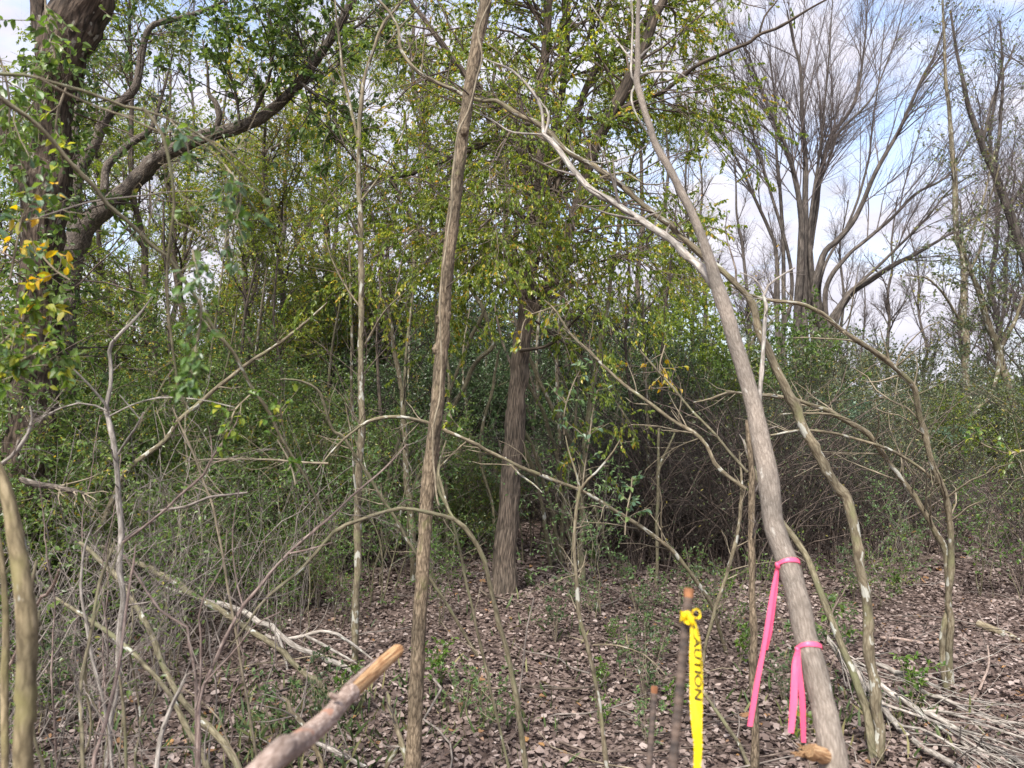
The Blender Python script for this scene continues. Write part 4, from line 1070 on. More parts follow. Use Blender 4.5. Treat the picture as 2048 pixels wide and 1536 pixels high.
# --- left: big dark trunk and the curving tree
r = np.random.default_rng(60)
Q = path([(35, 1310, 96), (45, 1100, 92), (58, 950, 88), (66, 800, 85), (75, 650, 80), (80, 560, 74), (85, 480, 72), (95, 380, 84), (107, 250, 68), (112, 185, 72), (128, 100, 95), (160, 20, 105), (185, -50, 95), (230, -180, 70)], (5.0, 5.0), True, 0.03, 0.03, r)
root = thing('tree', 'big rough dark-barked trunk at the left with climbing green leaves', 'tree', tuple(Q[0, :3]))
part(root, 'trunk', Geo().tubes(Q[:, :3], Q[:, 3], 56, r, 0.17, 0.02, 0.07), M['bark_big'])
lines = [resample(Q, 24)]
for b, D in (([(85, 440, 60), (55, 370, 48), (30, 300, 36), (5, 230, 28), (-40, 150, 22), (-100, 50, 16)], (5.05, 5.1)), ([(150, 40, 50), (140, -40, 45), (130, -140, 34)], (5.1, 5.2)), ([(100, 120, 30), (80, 60, 28), (75, 0, 26), (70, -80, 20)], (5.0, 5.1))):
    q = path(b, D, False, 0.04, 0.05, r)
    part(root, 'limb', Geo().tubes(q[:, :3], q[:, 3], 26, r, 0.16, 0.02, 0.07), M['bark_big'])
    lines.append(resample(q, 24))
LN = np.array(lines)
A, Ar = grow(r, LN[..., :3], LN[..., 3] * 0.3, 70, t=(0.35, 1), ang=(50, 90), L=(0.4, 1.1), K=7, ratio=0.3, rmax=0.008, droop=-0.05, wob=0.16)
B, Br = grow(r, A, Ar, 260, L=(0.15, 0.4), K=4, droop=-0.06)
part(root, 'twigs', Geo().tubes(A, Ar, 4, cap=False).tubes(B, Br, 3, cap=False), M['twig_brown'], kind='stuff')
g = Geo(); leaf_on(r, g, B, 1500, (0.035, 0.06), 0.55, (0.05, 0.75), tint_pow=1.2, droop=0.3, tnoise=0.4)
n = 4200; k = r.integers(0, int(len(Q) * 0.8), n); a = r.uniform(0, 6.28, n); clump = 0.5 + 0.5 * np.sin(k * 0.11 + np.sin(a * 2) * 2) + r.normal(size=n) * 0.25
k, a = k[clump > 0.35], a[clump > 0.35]; n = len(k)
off = np.stack([np.cos(a), np.sin(a), np.zeros(n)], 1)
g.leaves(Q[k, :3] + off * (Q[k, 3:4] * 1.02 + r.uniform(0.0, 0.12, (n, 1))), off * 0.5 + r.normal(size=(n, 3)) * 0.6 + [0, 0, -0.5], off + r.normal(size=(n, 3)) * 0.4, r.uniform(0.035, 0.06, n), r.uniform(0.02, 0.034, n), r.random(n) * 0.85, fold=0.25, curl=0.1)
part(root, 'foliage', g, M['leaf_privet'], kind='stuff')

t = traced('leaning_tree', 'grey tree curving up to the right past the big left trunk', 'tree', 'bark_dark',
       [(133, 1180, 38), (132, 1000, 38), (131, 850, 38), (130, 700, 38), (134, 600, 40), (142, 540, 41), (152, 495, 41), (172, 455, 40), (205, 422, 38), (245, 390, 35), (290, 345, 32), (310, 322, 30), (350, 298, 28), (400, 276, 26), (450, 263, 25), (490, 250, 24), (520, 235, 23), (560, 205, 21), (600, 165, 19), (640, 110, 18), (680, 45, 18), (705, 0, 16), (740, -70, 11), (770, -150, 7)], (7.0, 6.6, 6.2), sides=36, furrow=0.08, fw=0.012, fl=0.04, seed=61, step=0.025, wob=0.06,
       br=[([(148, 480, 28), (150, 380, 24), (165, 330, 22), (190, 285, 21), (215, 230, 20), (255, 195, 17), (275, 165, 16), (285, 100, 14), (300, 55, 12), (340, 40, 11), (400, 25, 8), (450, 0, 5)], (6.95, 6.9)),
           ([(150, 480, 18), (152, 390, 15), (152, 300, 14), (150, 230, 12), (155, 180, 10), (160, 100, 6), (158, 20, 3)], (7.0, 7.2)),
           ([(195, 425, 18), (208, 380, 16), (213, 335, 15), (235, 310, 14), (270, 280, 14), (300, 260, 10), (312, 230, 8), (330, 170, 5), (345, 110, 3)], (6.9, 7.1)),
           ([(425, 270, 12), (438, 235, 12), (430, 205, 11), (418, 190, 8), (415, 140, 4), (405, 80, 3)], (6.5, 6.5)),
           ([(292, 345, 12), (300, 355, 9), (303, 358, 6)], (6.7, 6.6)),
           ([(500, 245, 8), (540, 150, 6), (545, 60, 4), (530, 10, 2)], (6.4, 6.0)), ([(565, 200, 7), (625, 150, 5), (600, 80, 4), (590, 30, 2)], (6.3, 6.0)), ([(600, 165, 7), (655, 210, 5), (685, 280, 3)], (6.2, 6.0)), ([(480, 255, 6), (470, 180, 5), (440, 90, 3), (430, 30, 2)], (6.4, 6.1)), ([(690, 25, 6), (650, -10, 4), (600, 15, 3), (560, 60, 2)], (6.2, 5.9)), ([(660, 80, 7), (720, 50, 5), (760, 10, 3)], (6.2, 6.2))],
       tw=(240, (0.3, 1.0), dict(t=(0.45, 1), droop=-0.02)), lf=(1700, 'leaf_dark', dict(size=(0.04, 0.066), ratio=0.55, tint=(0.1, 1.0), droop=0.3, tint_pow=1.0)))

A, Ar = grow(t['r'], t['L'][-5:], t['R'][-5:], 80, t=(0.05, 1), L=(0.35, 1.0), K=6, ang=(30, 80), rmin=0.0014, droop=-0.03)
B, Br = grow(t['r'], A, Ar, 320, L=(0.1, 0.3), K=4, rmin=0.001)
part(t['root'], 'twigs', Geo().tubes(A, Ar, 4, cap=False).tubes(B, Br, 3, cap=False), M['twig_dark'], kind='stuff')
g = Geo(); leaf_on(t['r'], g, B, 3000, size=(0.04, 0.07), ratio=0.55, tint=(0.05, .75), droop=0.3)
part(t['root'], 'foliage', g, M['leaf_privet'], kind='stuff')

# --- the fan-shaped bare tree on the right
r = np.random.default_rng(62)
Db = 19.0
base = at(1610, 960, Db); base[2] = 0
root = thing('tree', 'large bare many-stemmed tree fanning out against the sky', 'tree', tuple(base))
fan = [[(1590, 690, 24), (1553, 513, 20), (1539, 461, 18), (1505, 386, 15), (1478, 328, 12), (1444, 260, 9), (1427, 212, 7), (1400, 140, 4)],
       [(1592, 690, 24), (1567, 513, 20), (1560, 376, 17), (1553, 308, 14), (1550, 200, 10), (1535, 90, 6)],
       [(1598, 690, 30), (1601, 513, 26), (1601, 427, 22), (1587, 342, 18), (1567, 280, 15), (1539, 219, 12), (1519, 171, 9), (1495, 100, 6)],
       [(1603, 690, 30), (1608, 540, 26), (1611, 427, 22), (1611, 308, 18), (1604, 222, 15), (1601, 137, 12), (1587, 85, 9), (1574, 20, 6)],
       [(1606, 690, 30), (1616, 540, 26), (1628, 445, 22), (1642, 342, 18), (1662, 273, 16), (1700, 222, 13), (1717, 171, 11), (1730, 80, 7), (1735, 0, 4)],
       [(1606, 690, 26), (1620, 500, 22), (1632, 393, 18), (1656, 325, 15), (1676, 267, 13), (1724, 219, 11), (1751, 181, 9), (1790, 80, 6), (1810, 0, 4)],
       [(1612, 700, 30), (1630, 600, 28), (1645, 513, 24), (1676, 479, 20), (1710, 438, 18), (1741, 369, 16), (1768, 314, 15), (1799, 260, 13), (1823, 205, 12), (1847, 150, 10), (1868, 113, 8), (1895, 34, 5)],
       [(1614, 700, 26), (1650, 580, 24), (1693, 513, 20), (1734, 479, 18), (1786, 434, 16), (1833, 386, 14), (1881, 362, 11), (1915, 328, 8), (1950, 256, 5)],
       [(1616, 705, 30), (1656, 653, 32), (1683, 612, 30), (1707, 582, 26), (1751, 554, 22), (1793, 527, 17), (1827, 510, 14), (1880, 480, 10), (1960, 430, 6), (2040, 390, 4)],
       [(1600, 695, 20), (1640, 560, 16), (1700, 440, 13), (1735, 330, 11), (1745, 250, 9), (1760, 140, 6), (1770, 40, 4)],
       [(1600, 695, 20), (1585, 560, 18), (1540, 380, 14), (1500, 250, 10), (1470, 160, 7), (1450, 60, 4)],
       [(1606, 690, 22), (1618, 480, 17), (1640, 300, 13), (1650, 200, 10), (1660, 90, 7), (1665, 0, 4)],
       [(1620, 700, 22), (1690, 600, 18), (1770, 520, 14), (1850, 440, 11), (1900, 380, 8), (1960, 340, 5)]]
lines = []
for k, b in enumerate(fan):
    dd = Db + r.uniform(-1.0, 1.6)
    bx0 = 1606 + (b[3][0] - 1606) * 0.75 if k != 8 else b[0][0]
    b = [(np.clip(bx0, 1556, 1660) if i == 0 else x, y, w * (0.54 if k in (2, 3, 4, 6, 8) else 0.40)) for i, (x, y, w) in enumerate(b)]
    q = path(b, (Db, dd), False, 0.15, 0.10, r)
    low = np.array([base[0] * 0.55 + q[0, 0] * 0.45 + r.normal() * 0.08, base[1] + r.normal() * 0.1, -0.1, q[0, 3] * 1.1])
    q = np.concatenate([np.linspace(low, q[0], 8)[:-1], q])
    part(root, 'stem', Geo().tubes(q[:, :3], q[:, 3], 10, r, 0.10, 0.05, 0.3), M['bark_far'])
    lines.append(resample(q[7:], 24))
LN = np.array(lines)
A, Ar = grow(r, LN[..., :3], LN[..., 3] * 1.3, 230, fan=(base[:2], 0.11), t=(0.44, 1), ang=(12, 50), L=(1.0, 4.2), K=8, ratio=0.4, rmax=0.018, up=0.3, wob=0.05, taper=0.4, rmin=0.004)
B, Br = grow(r, A, Ar, 2100, fan=(base[:2], 0.05), t=(0.1, 1), ang=(15, 45), L=(0.5, 1.8), K=6, ratio=0.5, up=0.28, wob=0.06, rmin=0.0032, rmax=0.008)
C, Cr = grow(r, B, Br, 9000, t=(0.1, 1), ang=(15, 50), L=(0.25, 0.9), K=4, ratio=0.6, up=0.2, wob=0.07, rmin=0.0024)
part(root, 'twigs', Geo().tubes(A, Ar, 5, cap=False).tubes(B, Br, 4, cap=False).tubes(C, Cr, 3, cap=False), M['twig_sky'], kind='stuff')

# --- right-edge trunks
traced('tree', 'thin lichened grey tree standing before the right thicket', 'tree', 'bark_lichen',
       [(1930, 985, 15), (1936, 886, 14), (1933, 818, 14), (1931, 715, 13.5), (1927, 612, 13), (1926, 510, 12), (1915, 478, 11), (1908, 359, 10), (1900, 240, 8), (1890, 120, 6), (1885, 0, 4)], (14.6, 14.6), sides=12, seed=63, step=0.12,
       br=[([(1930, 660, 6), (1895, 600, 5), (1860, 560, 4), (1810, 550, 2.5)], (14.6, 14)), ([(1928, 560, 6), (1960, 500, 5), (1975, 420, 4), (2000, 330, 3)], (14.6, 14)), ([(1922, 500, 5), (1960, 420, 4), (1990, 300, 2)], (14.6, 15))],
       tw=(220, (0.5, 1.8), dict(t=(0.3, 1), rmin=0.003, up=0.15)), twmat='twig_sky', lf=(1500, 'leaf_olive', dict(size=(.05, .08), tint=(.3, 1))))
traced('tree', 'bent grey tree at the right edge leaning up to the left', 'tree', 'bark_lichen',
       [(2048, 1010, 16), (2042, 982, 16), (2032, 852, 15), (2018, 783, 15), (1994, 698, 14), (1980, 657, 13), (1962, 600, 11), (1940, 540, 8), (1920, 470, 5)], (12.8, 12.8), sides=12, seed=64, step=0.12,
       br=[([(1995, 705, 9), (1997, 742, 8), (1980, 790, 8), (1950, 824, 7), (1912, 886, 8), (1895, 940, 7)], (12.8, 12.9)), ([(2000, 705, 8), (2030, 640, 7), (2060, 560, 5), (2090, 480, 3)], (12.8, 12.5))],
       tw=(160, (0.4, 1.5), dict(t=(0.3, 1), rmin=0.003)), twmat='twig_sky', lf=(2600, 'leaf_olive', dict(size=(.05, .08), tint=(.2, .95))))
traced('tree', 'tall bare tree leaning in from the top right corner', 'tree', 'bark_far',
       [(2075, 700, 20), (2060, 560, 19), (2038, 478, 18), (2015, 410, 16), (1987, 342, 14), (1963, 290, 12), (1936, 205, 9), (1915, 110, 6), (1900, 20, 4)], (15, 15), sides=12, seed=65, step=0.15,
       br=[([(1990, 345, 8), (2000, 250, 7), (2005, 150, 5), (2000, 40, 3)], (15, 15)), ([(2020, 420, 8), (2060, 330, 6), (2080, 200, 4)], (15, 15)), ([(1965, 295, 7), (1985, 200, 5), (2030, 90, 3)], (15, 15))],
       tw=(300, (0.6, 2.2), dict(t=(0.25, 1), rmin=0.003, up=0.1)), twmat='twig_sky', lf=(900, 'leaf_olive', dict(size=(.05, .08), tint=(.2, .95))))

# --- extra slim trunks inside the thickets
slim = []
r = np.random.default_rng(66)
GI = 'slim shaded trunks inside the thicket'
for k in range(26):
    px = r.uniform(560, 1330) if k < 18 else r.uniform(60, 560)
    D = r.uniform(7.6, 11.5)
    gy = 830 + F * CAM_H / D
    lean = r.normal() * 60
    top = r.uniform(380, 650)
    pts = [(px + lean * s + r.normal() * 5, gy + (top - gy) * s, (1 - 0.65 * s) * r.uniform(6, 11)) for s in np.linspace(0, 1, 6)]
    t = traced('slim_trunk', 'slim shaded trunk standing among the thicket stems', 'sapling', ['bark_olive', 'bark_limb', 'bark_lichen'][k % 3], pts, (D, D + r.normal() * 0.4), sides=8, seed=700 + k, group=GI, tw=(26, (0.2, 0.9), dict(up=.1)), twmat='twig_dark', step=0.1)
    slim.append((t['root'], px, D, 'slim shaded trunk'))
relabel(slim)
GN = 'leaning canes in the dark gap'
CANE = ['stout cane leaning against the right side of the big trunk', 'thinner cane close under the stout leaning cane', 'cane leaning right at the black hollow', 'second cane crossing the black hollow', 'bent cane left of the big trunk', 'cane slanting right between the two brown trunks', 'dark crooked bough behind the big trunk']
for k, (pts, D) in enumerate([([(1158, 915, 7), (1121, 855, 8), (1090, 794, 8), (1063, 729, 7), (1050, 690, 5)], (7.6, 7.4)), ([(1112, 890, 6), (1100, 852, 7), (1080, 807, 7), (1052, 756, 6)], (7.6, 7.4)), ([(1085, 1010, 7), (1066, 937, 7), (1045, 879, 6), (1030, 840, 5)], (7.5, 7.2)),
                              ([(1105, 1020, 7), (1085, 960, 7), (1060, 890, 6), (1040, 850, 5)], (7.6, 7.3)), ([(985, 1000, 5), (960, 900, 6), (985, 780, 6), (1000, 700, 4)], (7.8, 7.8)), ([(900, 780, 6), (930, 700, 7), (960, 640, 7), (975, 600, 5)], (7.6, 7.6)), ([(955, 720, 9), (985, 690, 9), (975, 640, 9), (950, 590, 8), (930, 560, 6)], (7.9, 7.9))]):
    traced('cane', CANE[k], 'cane', 'bark_olive', pts, D, sides=8, seed=740 + k, group=GN, ground=True)

# --- left foreground stems
t = traced('sapling', 'smooth yellowish trunk at the left edge close to the viewer', 'sapling', 'bark_yellow',
       [(38, 1536, 35), (41, 1426, 36), (44, 1324, 38), (43, 1221, 37), (31, 1136, 33), (20, 1084, 31), (7, 1016, 26), (-12, 950, 22), (-45, 860, 18), (-90, 740, 14)], (1.45, 1.5), sides=22, seed=70, step=0.02, furrow=0.05, wob=0.08,
       br=[([(10, 1536, 13), (10, 1358, 13), (14, 1255, 12), (7, 1136, 10), (-5, 1050, 8)], (1.55, 1.6))])
t = traced('sapling', 'crooked pale grey sapling standing alone on the left', 'sapling', 'bark_silver',
       [(214, 1536, 13), (219, 1443, 12), (229, 1392, 11.5), (236, 1324, 11), (239, 1248, 10.5), (246, 1187, 10.5), (241, 1136, 10.5), (244, 1067, 10), (242, 1016, 10), (239, 954, 9.5), (232, 886, 9.5), (219, 828, 9), (215, 814, 8.5), (224, 770, 7), (226, 732, 6.5), (222, 701, 6.5), (227, 684, 6.5), (253, 657, 6), (280, 630, 4.5), (308, 592, 2.5)], (2.62, 2.6), sides=14, seed=71, step=0.03, furrow=0.05,
       br=[([(218, 826, 5), (212, 811, 5), (171, 763, 4), (137, 729, 2.5)], (2.6, 2.5)), ([(237, 908, 5), (252, 882, 5), (273, 852, 5), (287, 824, 4)], (2.6, 2.5)), ([(280, 838, 3), (262, 815, 2.5), (240, 790, 2)], (2.5, 2.5)), ([(220, 832, 3.5), (260, 811, 3), (308, 797, 3), (352, 795, 2.5), (410, 801, 2), (470, 815, 1.5)], (2.6, 2.4)), ([(221, 825, 4), (195, 812, 3.5), (154, 806, 3), (100, 825, 2.5), (60, 850, 2)], (2.6, 2.5)),
           ([(246, 1085, 5), (253, 1081, 5), (297, 1047, 5), (335, 1016, 4.5), (359, 992, 4.5), (410, 944, 4), (424, 910, 3), (468, 852, 2.5), (480, 815, 1.5)], (2.6, 2.5), 'bark_purple'), ([(424, 925, 2.5), (450, 920, 2), (490, 905, 1.5)], (2.5, 2.45), 'bark_purple'), ([(424, 922, 2.5), (422, 880, 2), (415, 850, 1.5)], (2.5, 2.5), 'bark_purple')],
       tw=(26, (0.06, 0.25), dict(t=(.3, 1))), twmat='twig_grey')
stems = [([(396, 1536, 8), (396, 1409, 7), (417, 1344, 7), (458, 1262, 6.5), (485, 1214, 6.5), (513, 1180, 6), (547, 1136, 5.5), (581, 1101, 5), (632, 1057, 5), (677, 1016, 4.5), (697, 995, 4), (728, 968, 4), (772, 930, 3), (813, 886, 2)], (2.3, 2.4)),
         ([(393, 1536, 6), (393, 1358, 6), (379, 1296, 5), (376, 1255, 5), (328, 1228, 4.5), (297, 1187, 4), (263, 1136, 4), (245, 1108, 3)], (2.35, 2.4)),
         ([(390, 1420, 4), (400, 1380, 4), (402, 1270, 3.5), (398, 1215, 3), (420, 1180, 2.5), (450, 1120, 2), (455, 1060, 1.5)], (2.3, 2.3)),
         ([(485, 1210, 3), (473, 1160, 3), (465, 1100, 2.5), (467, 1040, 2), (478, 980, 1.5)], (2.35, 2.4)),
         ([(575, 1107, 3.5), (610, 1100, 3), (665, 1085, 2)], (2.35, 2.3)),
         ([(410, 1365, 3), (470, 1300, 3), (510, 1250, 2.5), (560, 1225, 2)], (2.3, 2.2))]
traced('shrub', 'purple-grey bare shrub of long stems fanning from the lower left', 'shrub', 'bark_purple', stems[0][0], stems[0][1], sides=10, seed=72, br=stems[1:], tw=(40, (0.06, 0.35), dict(t=(.2, 1))), twmat='twig_grey', step=0.03, part_name='stem', brname='stem')
for k, (pts, D, mt, lab) in enumerate([
        ([(318, 1536, 9), (322, 1490, 9), (328, 1460, 9), (342, 1420, 8), (359, 1385, 7), (375, 1350, 4)], (2.2, 2.3), 'bark_silver', 'short light stem between the purple shrub and the grey sapling'),
        ([(188, 1536, 7), (191, 1512, 7), (212, 1443, 7), (236, 1341, 6.5), (246, 1272, 6), (260, 1170, 5), (268, 1129, 4), (272, 1090, 2)], (2.1, 2.3), 'bark_purple', 'thin pink-grey shoot crossing the foot of the grey sapling'),
        ([(167, 1536, 7), (162, 1409, 7), (164, 1358, 6.5), (181, 1272, 6), (195, 1187, 6), (219, 1119, 5), (233, 1080, 3)], (2.0, 2.2), 'bark_olive', 'thin olive shoot left of the grey sapling'),
        ([(225, 1536, 6), (208, 1409, 6), (188, 1330, 6), (174, 1255, 5.5), (161, 1170, 5), (171, 1084, 4), (190, 1040, 2)], (2.4, 2.4), 'bark_silver', 'thin lichened shoot leaning left across the olive shoot'),
        ([(60, 1300, 6), (62, 1204, 8), (68, 1160, 7), (75, 1122, 5)], (1.9, 1.9), 'bark_lichen', 'short cut shoot beside the yellowish trunk'),
        ([(75, 1210, 5), (95, 1190, 5.5), (112, 1165, 5.5), (120, 1139, 4)], (1.9, 1.8), 'bark_redbrown', 'short reddish curved shoot beside the yellowish trunk'),
        ([(250, 1536, 6), (248, 1450, 6), (240, 1370, 5), (236, 1350, 4)], (2.0, 2.0), 'bark_olive', 'short straight shoot in front of the grey sapling'),
        ([(85, 1536, 6), (70, 1490, 6), (60, 1400, 6), (70, 1300, 6), (78, 1220, 4)], (1.7, 1.7), 'bark_olive', 'pale shoot hugging the yellowish trunk'),
        ([(0, 930, 7), (30, 905, 7), (55, 870, 7), (65, 835, 6), (60, 812, 3)], (2.2, 2.2), 'bark_silver', 'hooked pale branch end reaching in at the left edge'),
        ([(480, 1536, 3), (455, 1480, 3), (440, 1440, 3), (400, 1400, 2.5), (360, 1370, 2)], (2.4, 2.4), 'twig_tan', 'hair-thin tan shoot behind the purple shrub')]):
    traced('shoot', lab, 'shoot', mt, pts, D, sides=10, seed=80 + k, step=0.03, ground=(k != 8), tw=(9, (0.06, 0.3)), twmat='twig_grey', part_name='stem', furrow=0.04)

# foreground climbing canes and vines
VINES = [
    ('long olive cane slanting down right across the left thicket', 'bark_olive', [(-150, 110, 9), (-70, 150, 9), (0, 200, 9), (60, 240, 9), (100, 280, 9), (145, 335, 8.5), (190, 380, 8.5), (215, 415, 8), (265, 455, 8), (310, 500, 7.5), (335, 515, 7), (395, 600, 7), (430, 660, 6.5), (470, 710, 6.5), (500, 770, 6), (540, 825, 6), (560, 870, 5.5), (590, 920, 5), (620, 970, 4.5), (645, 1020, 4), (665, 1065, 3)], (1.9, 2.7)),
    ('pale cane reaching in at the upper left and drooping right', 'bark_olive', [(-180, 170, 8), (-110, 148, 7), (-40, 142, 7), (0, 146, 7), (60, 148, 6.5), (120, 165, 6), (180, 182, 6), (250, 210, 5.5), (290, 218, 5), (350, 240, 4.5), (420, 280, 4), (480, 340, 3), (530, 390, 2)], (1.6, 2.0)),
    ('thin vine running just below the pale upper left cane', 'twig_tan', [(75, 155, 4), (140, 190, 4), (200, 215, 4), (270, 240, 3.5), (310, 260, 3.5), (360, 265, 3), (430, 285, 3), (500, 340, 2.5), (545, 390, 2)], (1.6, 2.0)),
    ('thin green vine hanging straight down in the left thicket', 'bark_olive', [(285, 215, 6), (320, 260, 6), (340, 330, 5.5), (348, 400, 5), (342, 470, 5), (335, 540, 4.5), (340, 640, 4.5), (350, 720, 4), (360, 780, 3.5), (382, 822, 3)], (1.65, 1.8)),
    ('thin grey cane arching nearly level across the left trunks', 'twig_grey', [(-120, 560, 5), (-60, 510, 4), (-20, 480, 4), (0, 465, 4), (60, 440, 4), (140, 415, 3.5), (200, 400, 3.5), (280, 390, 3), (340, 382, 2.5), (400, 380, 2)], (2.2, 2.4)),
    ('lichened pole slanting up right through the left thicket', 'bark_lichen', [(245, 950, 10), (253, 940, 10), (291, 910, 9.5), (328, 879, 9), (359, 838, 9), (410, 794, 8.5), (479, 739, 7.5), (547, 691, 6.5), (615, 640, 5), (650, 605, 3)], (5.0, 5.2)),
    ('thin bent twig crossing below the slanting left pole', 'twig_tan', [(431, 1030, 4.5), (410, 971, 4.5), (385, 905, 4), (359, 848, 3.5), (345, 815, 2)], (3.4, 3.4)),
    ('dark broken branch lying across the lower left brush', 'bark_dark', [(40, 958, 10), (51, 961, 12), (80, 968, 12), (103, 971, 11), (140, 980, 10), (171, 989, 8)], (3.4, 3.4)),
    ('thin arching cane between the thin olive tree and the left thicket', 'bark_olive', [(690, 880, 6), (665, 860, 6), (645, 800, 5.5), (630, 775, 5), (600, 762, 4.5), (560, 758, 3)], (4.6, 4.4)),
    ('thin level twig in the middle of the left brush', 'twig_tan', [(656, 927, 5), (600, 925, 4.5), (540, 920, 4), (480, 918, 3.5), (420, 918, 3), (370, 924, 2)], (3.2, 3.0)),
    ('slim level dead branch low in the left brush', 'twig_grey', [(495, 985, 4), (455, 990, 5), (415, 995, 5), (370, 1012, 5), (320, 1020, 4)], (3.2, 3.2)),
    ('green cane rising steeply left of the nearer brown trunk', 'bark_olive', [(905, 1040, 5), (880, 985, 5.5), (876, 945, 5), (885, 905, 4.5), (893, 880, 3)], (3.3, 3.3)),
]
vine = []
for k, (lab, mt, pts, D) in enumerate(VINES):
    vine.append(traced('cane', lab, 'cane', mt, pts, D, ground=k in (0, 1, 4, 5, 6, 8, 11), sides=10, seed=100 + k, step=0.03, tw=(12, (0.06, 0.35)), twmat='twig_tan', part_name='stem', furrow=0.03))

# single leaves on the near sprigs (each leaf its own object)
r = np.random.default_rng(120)
def sprig(lab, pts, D, n, size, kinds, twn=10, L=(0.05, 0.14), mat='twig_tan', seed=0, droop=0.3, cat='sprig'):
    t = traced('leafy_sprig', lab, cat, mat, pts, D, ground=False, sides=6, seed=seed, step=0.02, part_name='stem', furrow=0)
    rr = t['r']
    A, Ar = grow(rr, t['L'], t['R'], twn, t=(0.05, 1), ang=(30, 70), L=L, K=5, ratio=0.6, rmin=0.0007)
    part(t['root'], 'twigs', Geo().tubes(A, Ar, 4, cap=False), M[mat], kind='stuff')
    leaf_parts(t['root'], A, n, size, kinds, rr, droop=droop)
sprig('blurred green sprig hanging from the thin vine at the left', [(385, 500, 4), (398, 570, 4), (402, 640, 4), (388, 710, 3), (380, 775, 2)], (1.6, 1.55), 230, (0.016, 0.027), ['green', 'fresh', 'blue', 'green', 'fresh'], 40, (0.04, 0.10), seed=121)
sprig('fresh green sprig beside the pale upper left cane', [(340, 240, 4), (370, 275, 3), (380, 330, 2)], (1.75, 1.7), 60, (0.018, 0.03), ['green', 'blue'], 9, (0.04, 0.12), seed=122)
sprig('green sprig drooping from the end of the pale upper left cane', [(450, 330, 4), (480, 380, 3), (470, 450, 3), (440, 500, 2)], (2.0, 1.9), 130, (0.02, 0.034), ['blue', 'green', 'fresh'], 24, (0.06, 0.2), seed=123)
sprig('yellow-leaved sprig against the big left trunk', [(140, 560, 4), (110, 540, 4), (75, 500, 3), (60, 475, 2)], (2.2, 2.2), 34, (0.026, 0.042), ['yellow', 'yellow', 'elm'], 7, (0.04, 0.11), seed=124)
sprig('yellow and green sprig low on the big left trunk', [(0, 690, 4), (40, 650, 4), (70, 615, 3), (95, 600, 2)], (2.2, 2.2), 110, (0.026, 0.042), ['yellow', 'green', 'elm', 'green', 'elm'], 20, (0.05, 0.15), seed=125)
sprig('yellow-green sprig high on the big left trunk', [(135, 170, 4), (115, 220, 4), (110, 280, 3), (125, 320, 2)], (2.3, 2.3), 46, (0.024, 0.036), ['elm', 'elm', 'green'], 9, (0.04, 0.12), seed=126)
sprig('dark green leafy vine covering the top of the big left trunk', [(90, -10, 4), (95, 60, 4), (110, 120, 4), (70, 200, 3), (30, 260, 3), (60, 320, 2)], (2.6, 2.6), 190, (0.026, 0.044), ['dark', 'green', 'dark', 'green'], 24, (0.08, 0.28), seed=127)
sprig('dark green leafy vine at the left edge of the picture', [(-10, 90, 4), (10, 150, 4), (20, 220, 4), (10, 290, 2)], (2.4, 2.4), 130, (0.026, 0.044), ['dark', 'dark', 'green'], 18, (0.08, 0.25), seed=128)
sprig('blue-green sprig at the foot of the left trunk leaves', [(20, 560, 4), (35, 480, 4), (50, 420, 3), (95, 370, 2)], (2.0, 2.0), 70, (0.024, 0.04), ['blue', 'green', 'yellow'], 12, (0.06, 0.16), seed=129)
sprig('bright green leaves massed left below the yellow sprigs', [(-20, 780, 5), (30, 730, 4), (80, 705, 4), (125, 720, 2)], (2.0, 2.0), 230, (0.02, 0.036), ['green', 'green', 'fresh', 'elm'], 34, (0.06, 0.2), seed=130)
sprig('small bright green sprig on the long olive cane', [(555, 880, 3), (575, 915, 3), (585, 945, 3), (590, 970, 2)], (2.5, 2.4), 26, (0.02, 0.032), ['green'], 5, (0.03, 0.08), seed=131)
sprig('loose green sprig left of the long olive cane', [(500, 790, 3), (470, 820, 3), (460, 850, 3), (440, 880, 2)], (2.5, 2.4), 40, (0.02, 0.034), ['green', 'elm'], 9, (0.05, 0.14), seed=132)
sprig('round-leaved green sprig right of the long olive cane', [(565, 850, 3), (555, 800, 3), (530, 780, 2)], (2.5, 2.4), 36, (0.02, 0.034), ['green', 'green', 'elm'], 8, (0.05, 0.13), seed=133)
sprig('upright blue-green privet sprig right of the big trunk', [(1128, 870, 3), (1130, 820, 3), (1145, 770, 3), (1160, 740, 2)], (4.2, 4.2), 70, (0.03, 0.045), ['fresh', 'blue', 'fresh'], 12, (0.1, 0.22), seed=134)
sprig('leafy privet shoot climbing the slim grey trunk', [(1165, 970, 3), (1175, 900, 3), (1185, 830, 3), (1195, 780, 2)], (4.2, 4.2), 90, (0.028, 0.042), ['fresh', 'blue', 'dark'], 16, (0.1, 0.25), seed=135)
sprig('leafy privet shoot low right of the forked sapling', [(1250, 1070, 3), (1255, 1020, 3), (1262, 980, 3), (1265, 955, 2)], (4.0, 4.0), 70, (0.03, 0.045), ['fresh', 'blue'], 10, (0.08, 0.18), seed=136)
sprig('broad-leaved green seedling in front of the brown trunk base', [(925, 860, 3), (905, 840, 3), (900, 820, 2)], (4.2, 4.2), 46, (0.03, 0.045), ['green', 'elm', 'dark'], 10, (0.08, 0.22), seed=137)
sprig('drooping yellow-green sprig in front of the big trunk', [(1150, 600, 3), (1090, 620, 3), (1050, 640, 3), (1040, 700, 2)], (4.6, 4.6), 80, (0.03, 0.045), ['elm', 'elm', 'yellow', 'green'], 14, (0.1, 0.3), seed=138, droop=0.9)
